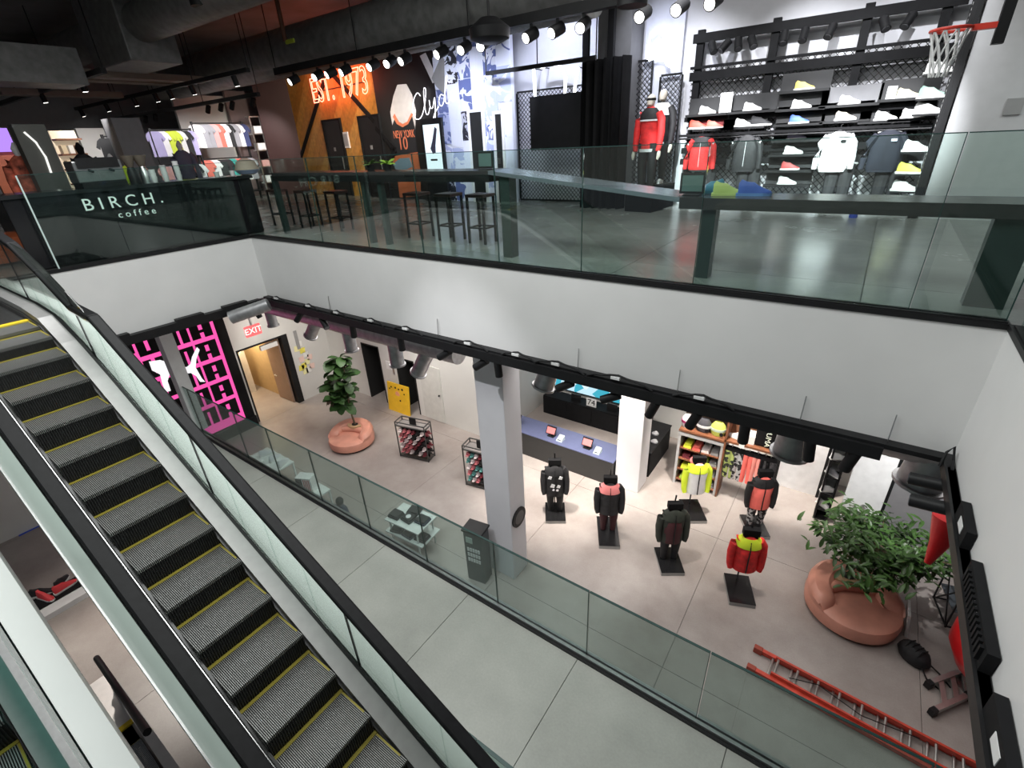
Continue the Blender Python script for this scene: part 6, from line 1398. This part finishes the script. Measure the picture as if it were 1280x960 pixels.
for k_, px in enumerate((98, 130, 165, 192, 210, 238, 292)): spotlight('upper_spotlight', 'small downlight on the track over the coffee counter, %s from the plank wall' % ORDN[6-k_], (ony(px, 130-(px-100)*.19, YK2).x, YK2, zk2), (.0, .2, -1), .24, .07, True, 'downlights over the coffee counter')
YK3 = 8.8; zk3 = track_x('thin black track near the clothes bays', (60, 166), (322, 113), YK3, .10)
for k_, px in enumerate((112, 160, 178, 190, 256, 272, 286, 312)): spotlight('upper_spotlight', 'small spotlight on the thin track near the clothes bays, %s from the plank wall' % ORDN[7-k_], (ony(px, 150-(px-112)*.2, YK3).x, YK3, zk3), (-.6, .0, -.7), .22, .07, px % 4 == 0, 'spotlights near the clothes bays')
p0, p1 = ony(0, 133, 5.6), ony(127, 81, 5.6)
zk4 = track_x('short grey-black track in front of the plenum box', (-10, 138), (127, 81), 5.6, .12)
for px in (50, 98): spotlight('upper_spotlight', 'black downlight on the short track in front of the plenum box', (ony(px, 133-px*.4, 5.6).x, 5.6, zk4), (0, .1, -1), .24, .07, True, 'downlights on the short upper track')
YK5 = 10.6; track_x('slim black beam with lamps crossing before the dark monitor', (608, 92), (745, 72), YK5, .08)
for px, py in ((250, 8), (790, 8)):
    p = ony(px, py, 6.4); one('ceiling_speaker', MB().tube([(p.x, 6.4, p.z), (p.x, 6.4, p.z+.5)], .17, 18).tube([(p.x, 6.4, p.z+.5), (p.x, 6.4, 5.3)], .03, 8), BLACK, ['black cylindrical pendant speaker over the coffee counter side', 'black cylindrical pendant speaker over the mannequin side'][px > 500], 'speaker', smooth=True)
p = ony(612, 40, 8.2); r = thing('dome_speaker', 'dark dome pendant beside the lit spotlights of the collage wall', 'speaker', p); obj('dome', MB().rings([(0, 0, -.16, .2, .2), (0, 0, -.1, .34, .34), (0, 0, .05, .36, .36), (0, 0, .2, .15, .15)], 20), BLACK, r, smooth=True); obj('rod', MB().tube([(0, 0, .2), (0, 0, 5.29-p.z)], .02), BLACK, r)
p = ony(350, 20, 8.5); r = thing('sprinkler_pipe', 'rusty brown sprinkler pipe drop under the ceiling near the neon wall', 'pipe', p); obj('pipe', MB().tube([(0, 0, -.5), (0, 0, .3), (-.15, 0, .5), (-.15, 0, 5.3-p.z)], .05, 10), mat('pipe_rust', (.16, .07, .04), .6), r, smooth=True); obj('yellow_tag', MB().box(.02, .35, -.02, .02, -.56, -.48), mat('tag_lime', (.5, .6, .05), .5), r)
# ================================================================== LAMP BEAMS (track beams, plus spots added without fixtures)
WARM = (1, .93, .84); COOL = (.86, .90, 1)
for tx_, e in (((690, 610), 2100), ((770, 600), 1300), ((880, 595), 1700), ((990, 595), 2100), ((800, 660), 500), ((570, 600), 900), ((930, 670), 500)):
    p = onz(*tx_, ZA); spot('floor_spot', (p.x*.92, max(YF+.7, p.y-1.6), -1.5), p, e, 55, .9, WARM, .1)
for tx_, e, cl_ in (((430, 560), 350, WARM), ((520, 520), 350, WARM), ((390, 500), 250, WARM)):
    p = onz(*tx_, ZA); spot('floor_spot', (p.x*.9, YF+.8, -1.5), p, e, 60, .9, cl_, .1)
spot('wall_wash', (-13.5, 7.2, -1.4), (XA, 7.8, -4.6), 300, 80, .9, WARM); spot('wall_wash', (-9.5, 7.6, -1.4), (-9.0, YA, -4.6), 260, 85, .9, WARM); spot('wall_wash', (-6.8, 7.9, -1.4), (-6.6, YA, -4.6), 200, 70, .9, WARM)
spot('panel_wash', (1.9, 7.9, -2.0), (2.0, YA+.35, -5.0), 500, 60, .8, (1, 1, 1))
spot('bay_wash', (-4.4, YA+.6, -1.2), (-4.2, YA+2.6, -5.6), 160, 90, .9, WARM)
# upper floor
def from_track(px, tgt, e, ang, cl_): spot('upper_beam', (ony(px, 60, YK).x, YK+.35, zk-.35), tgt, e, ang, .8, cl_)
for px, e in ((395, 420), (430, 420), (465, 420)): from_track(px, W1.at(W1.px(px-2, 150)[0], 1.9, 0), e, 62, (1, .88, .70))
from_track(505, W2.at(W2.px(504, 130)[0], 2.9, 0), 500, 26, (1, 1, 1)); from_track(486, W2.at(W2.px(510, 200)[0], 1.6, 0), 200, 40, (1, .95, .9))
for px in (551, 580, 604): from_track(px, W3.at(W3.px(px+8, 120)[0], 2.2, 0), 330, 66, (.80, .85, 1))
for px, e in ((870, 480), (1000, 760), (1110, 480)):
    p = mx(px, 120); spot('upper_beam', (p.x, YM-2.6, 4.6), (p.x, YM, 2.0), e, 60, .8, (.95, .97, 1))
p = mx(700, 110); spot('upper_beam', (p.x, YM-2, 4.8), (p.x, YM, 3.0), 500, 75, .8, (.75, .80, 1)); p = mx(830, 110); spot('upper_beam', (p.x, YM-2.4, 4.8), (p.x, YM, 2.6), 320, 60, .8, (.85, .88, 1))
for px, Xp, e in ((275, -19.5, 500), (220, -19, 350), (330, -20, 300), (120, -19, 350), (60, -18, 250)):
    p = onx(px, 190, Xp); spot('upper_beam', (Xp+2.2, p.y-.3, 3.1), (Xp, p.y, 1.6), e*.85, 72, .8, (1, .97, .95))
spot('upper_beam', (3.2, YW-4, 4.8), (3.0, YW-1, 1.6), 350, 70, .9, (.9, 1, .97))
spot('landing_fill_spot', (-7.9, 1.4, 4.9), (-8.1, .8, 0), 900, 40, .8, (1, 1, 1))  # spot added to brighten the landing plate, no lamp built here
spot('column_fill_spot', (C1[0]-.5, .8, 4.9), (C1[0]+.3, YF+.35, -4.2), 1400, 30, .7, (.97, .97, 1))  # spot added overhead to lighten the column front, no fixture there
for px in (890, 1000, 1090):
    p = mx(px, 205); spot('upper_beam', (p.x, YM-5.4, 4.6), (p.x, YM, .75), 4200, 26, .8, (.95, .97, 1))
spot('floor_spot', (-12.2, 1.0, -1.6), (-9.6, .1, ZA), 900, 50, .9, WARM, .1)  # this spot and the next added to brighten the floor, without fixtures
spot('floor_spot', (-11.4, .2, -1.6), (-11.2, -.2, ZA), 300, 60, .9, WARM, .1)
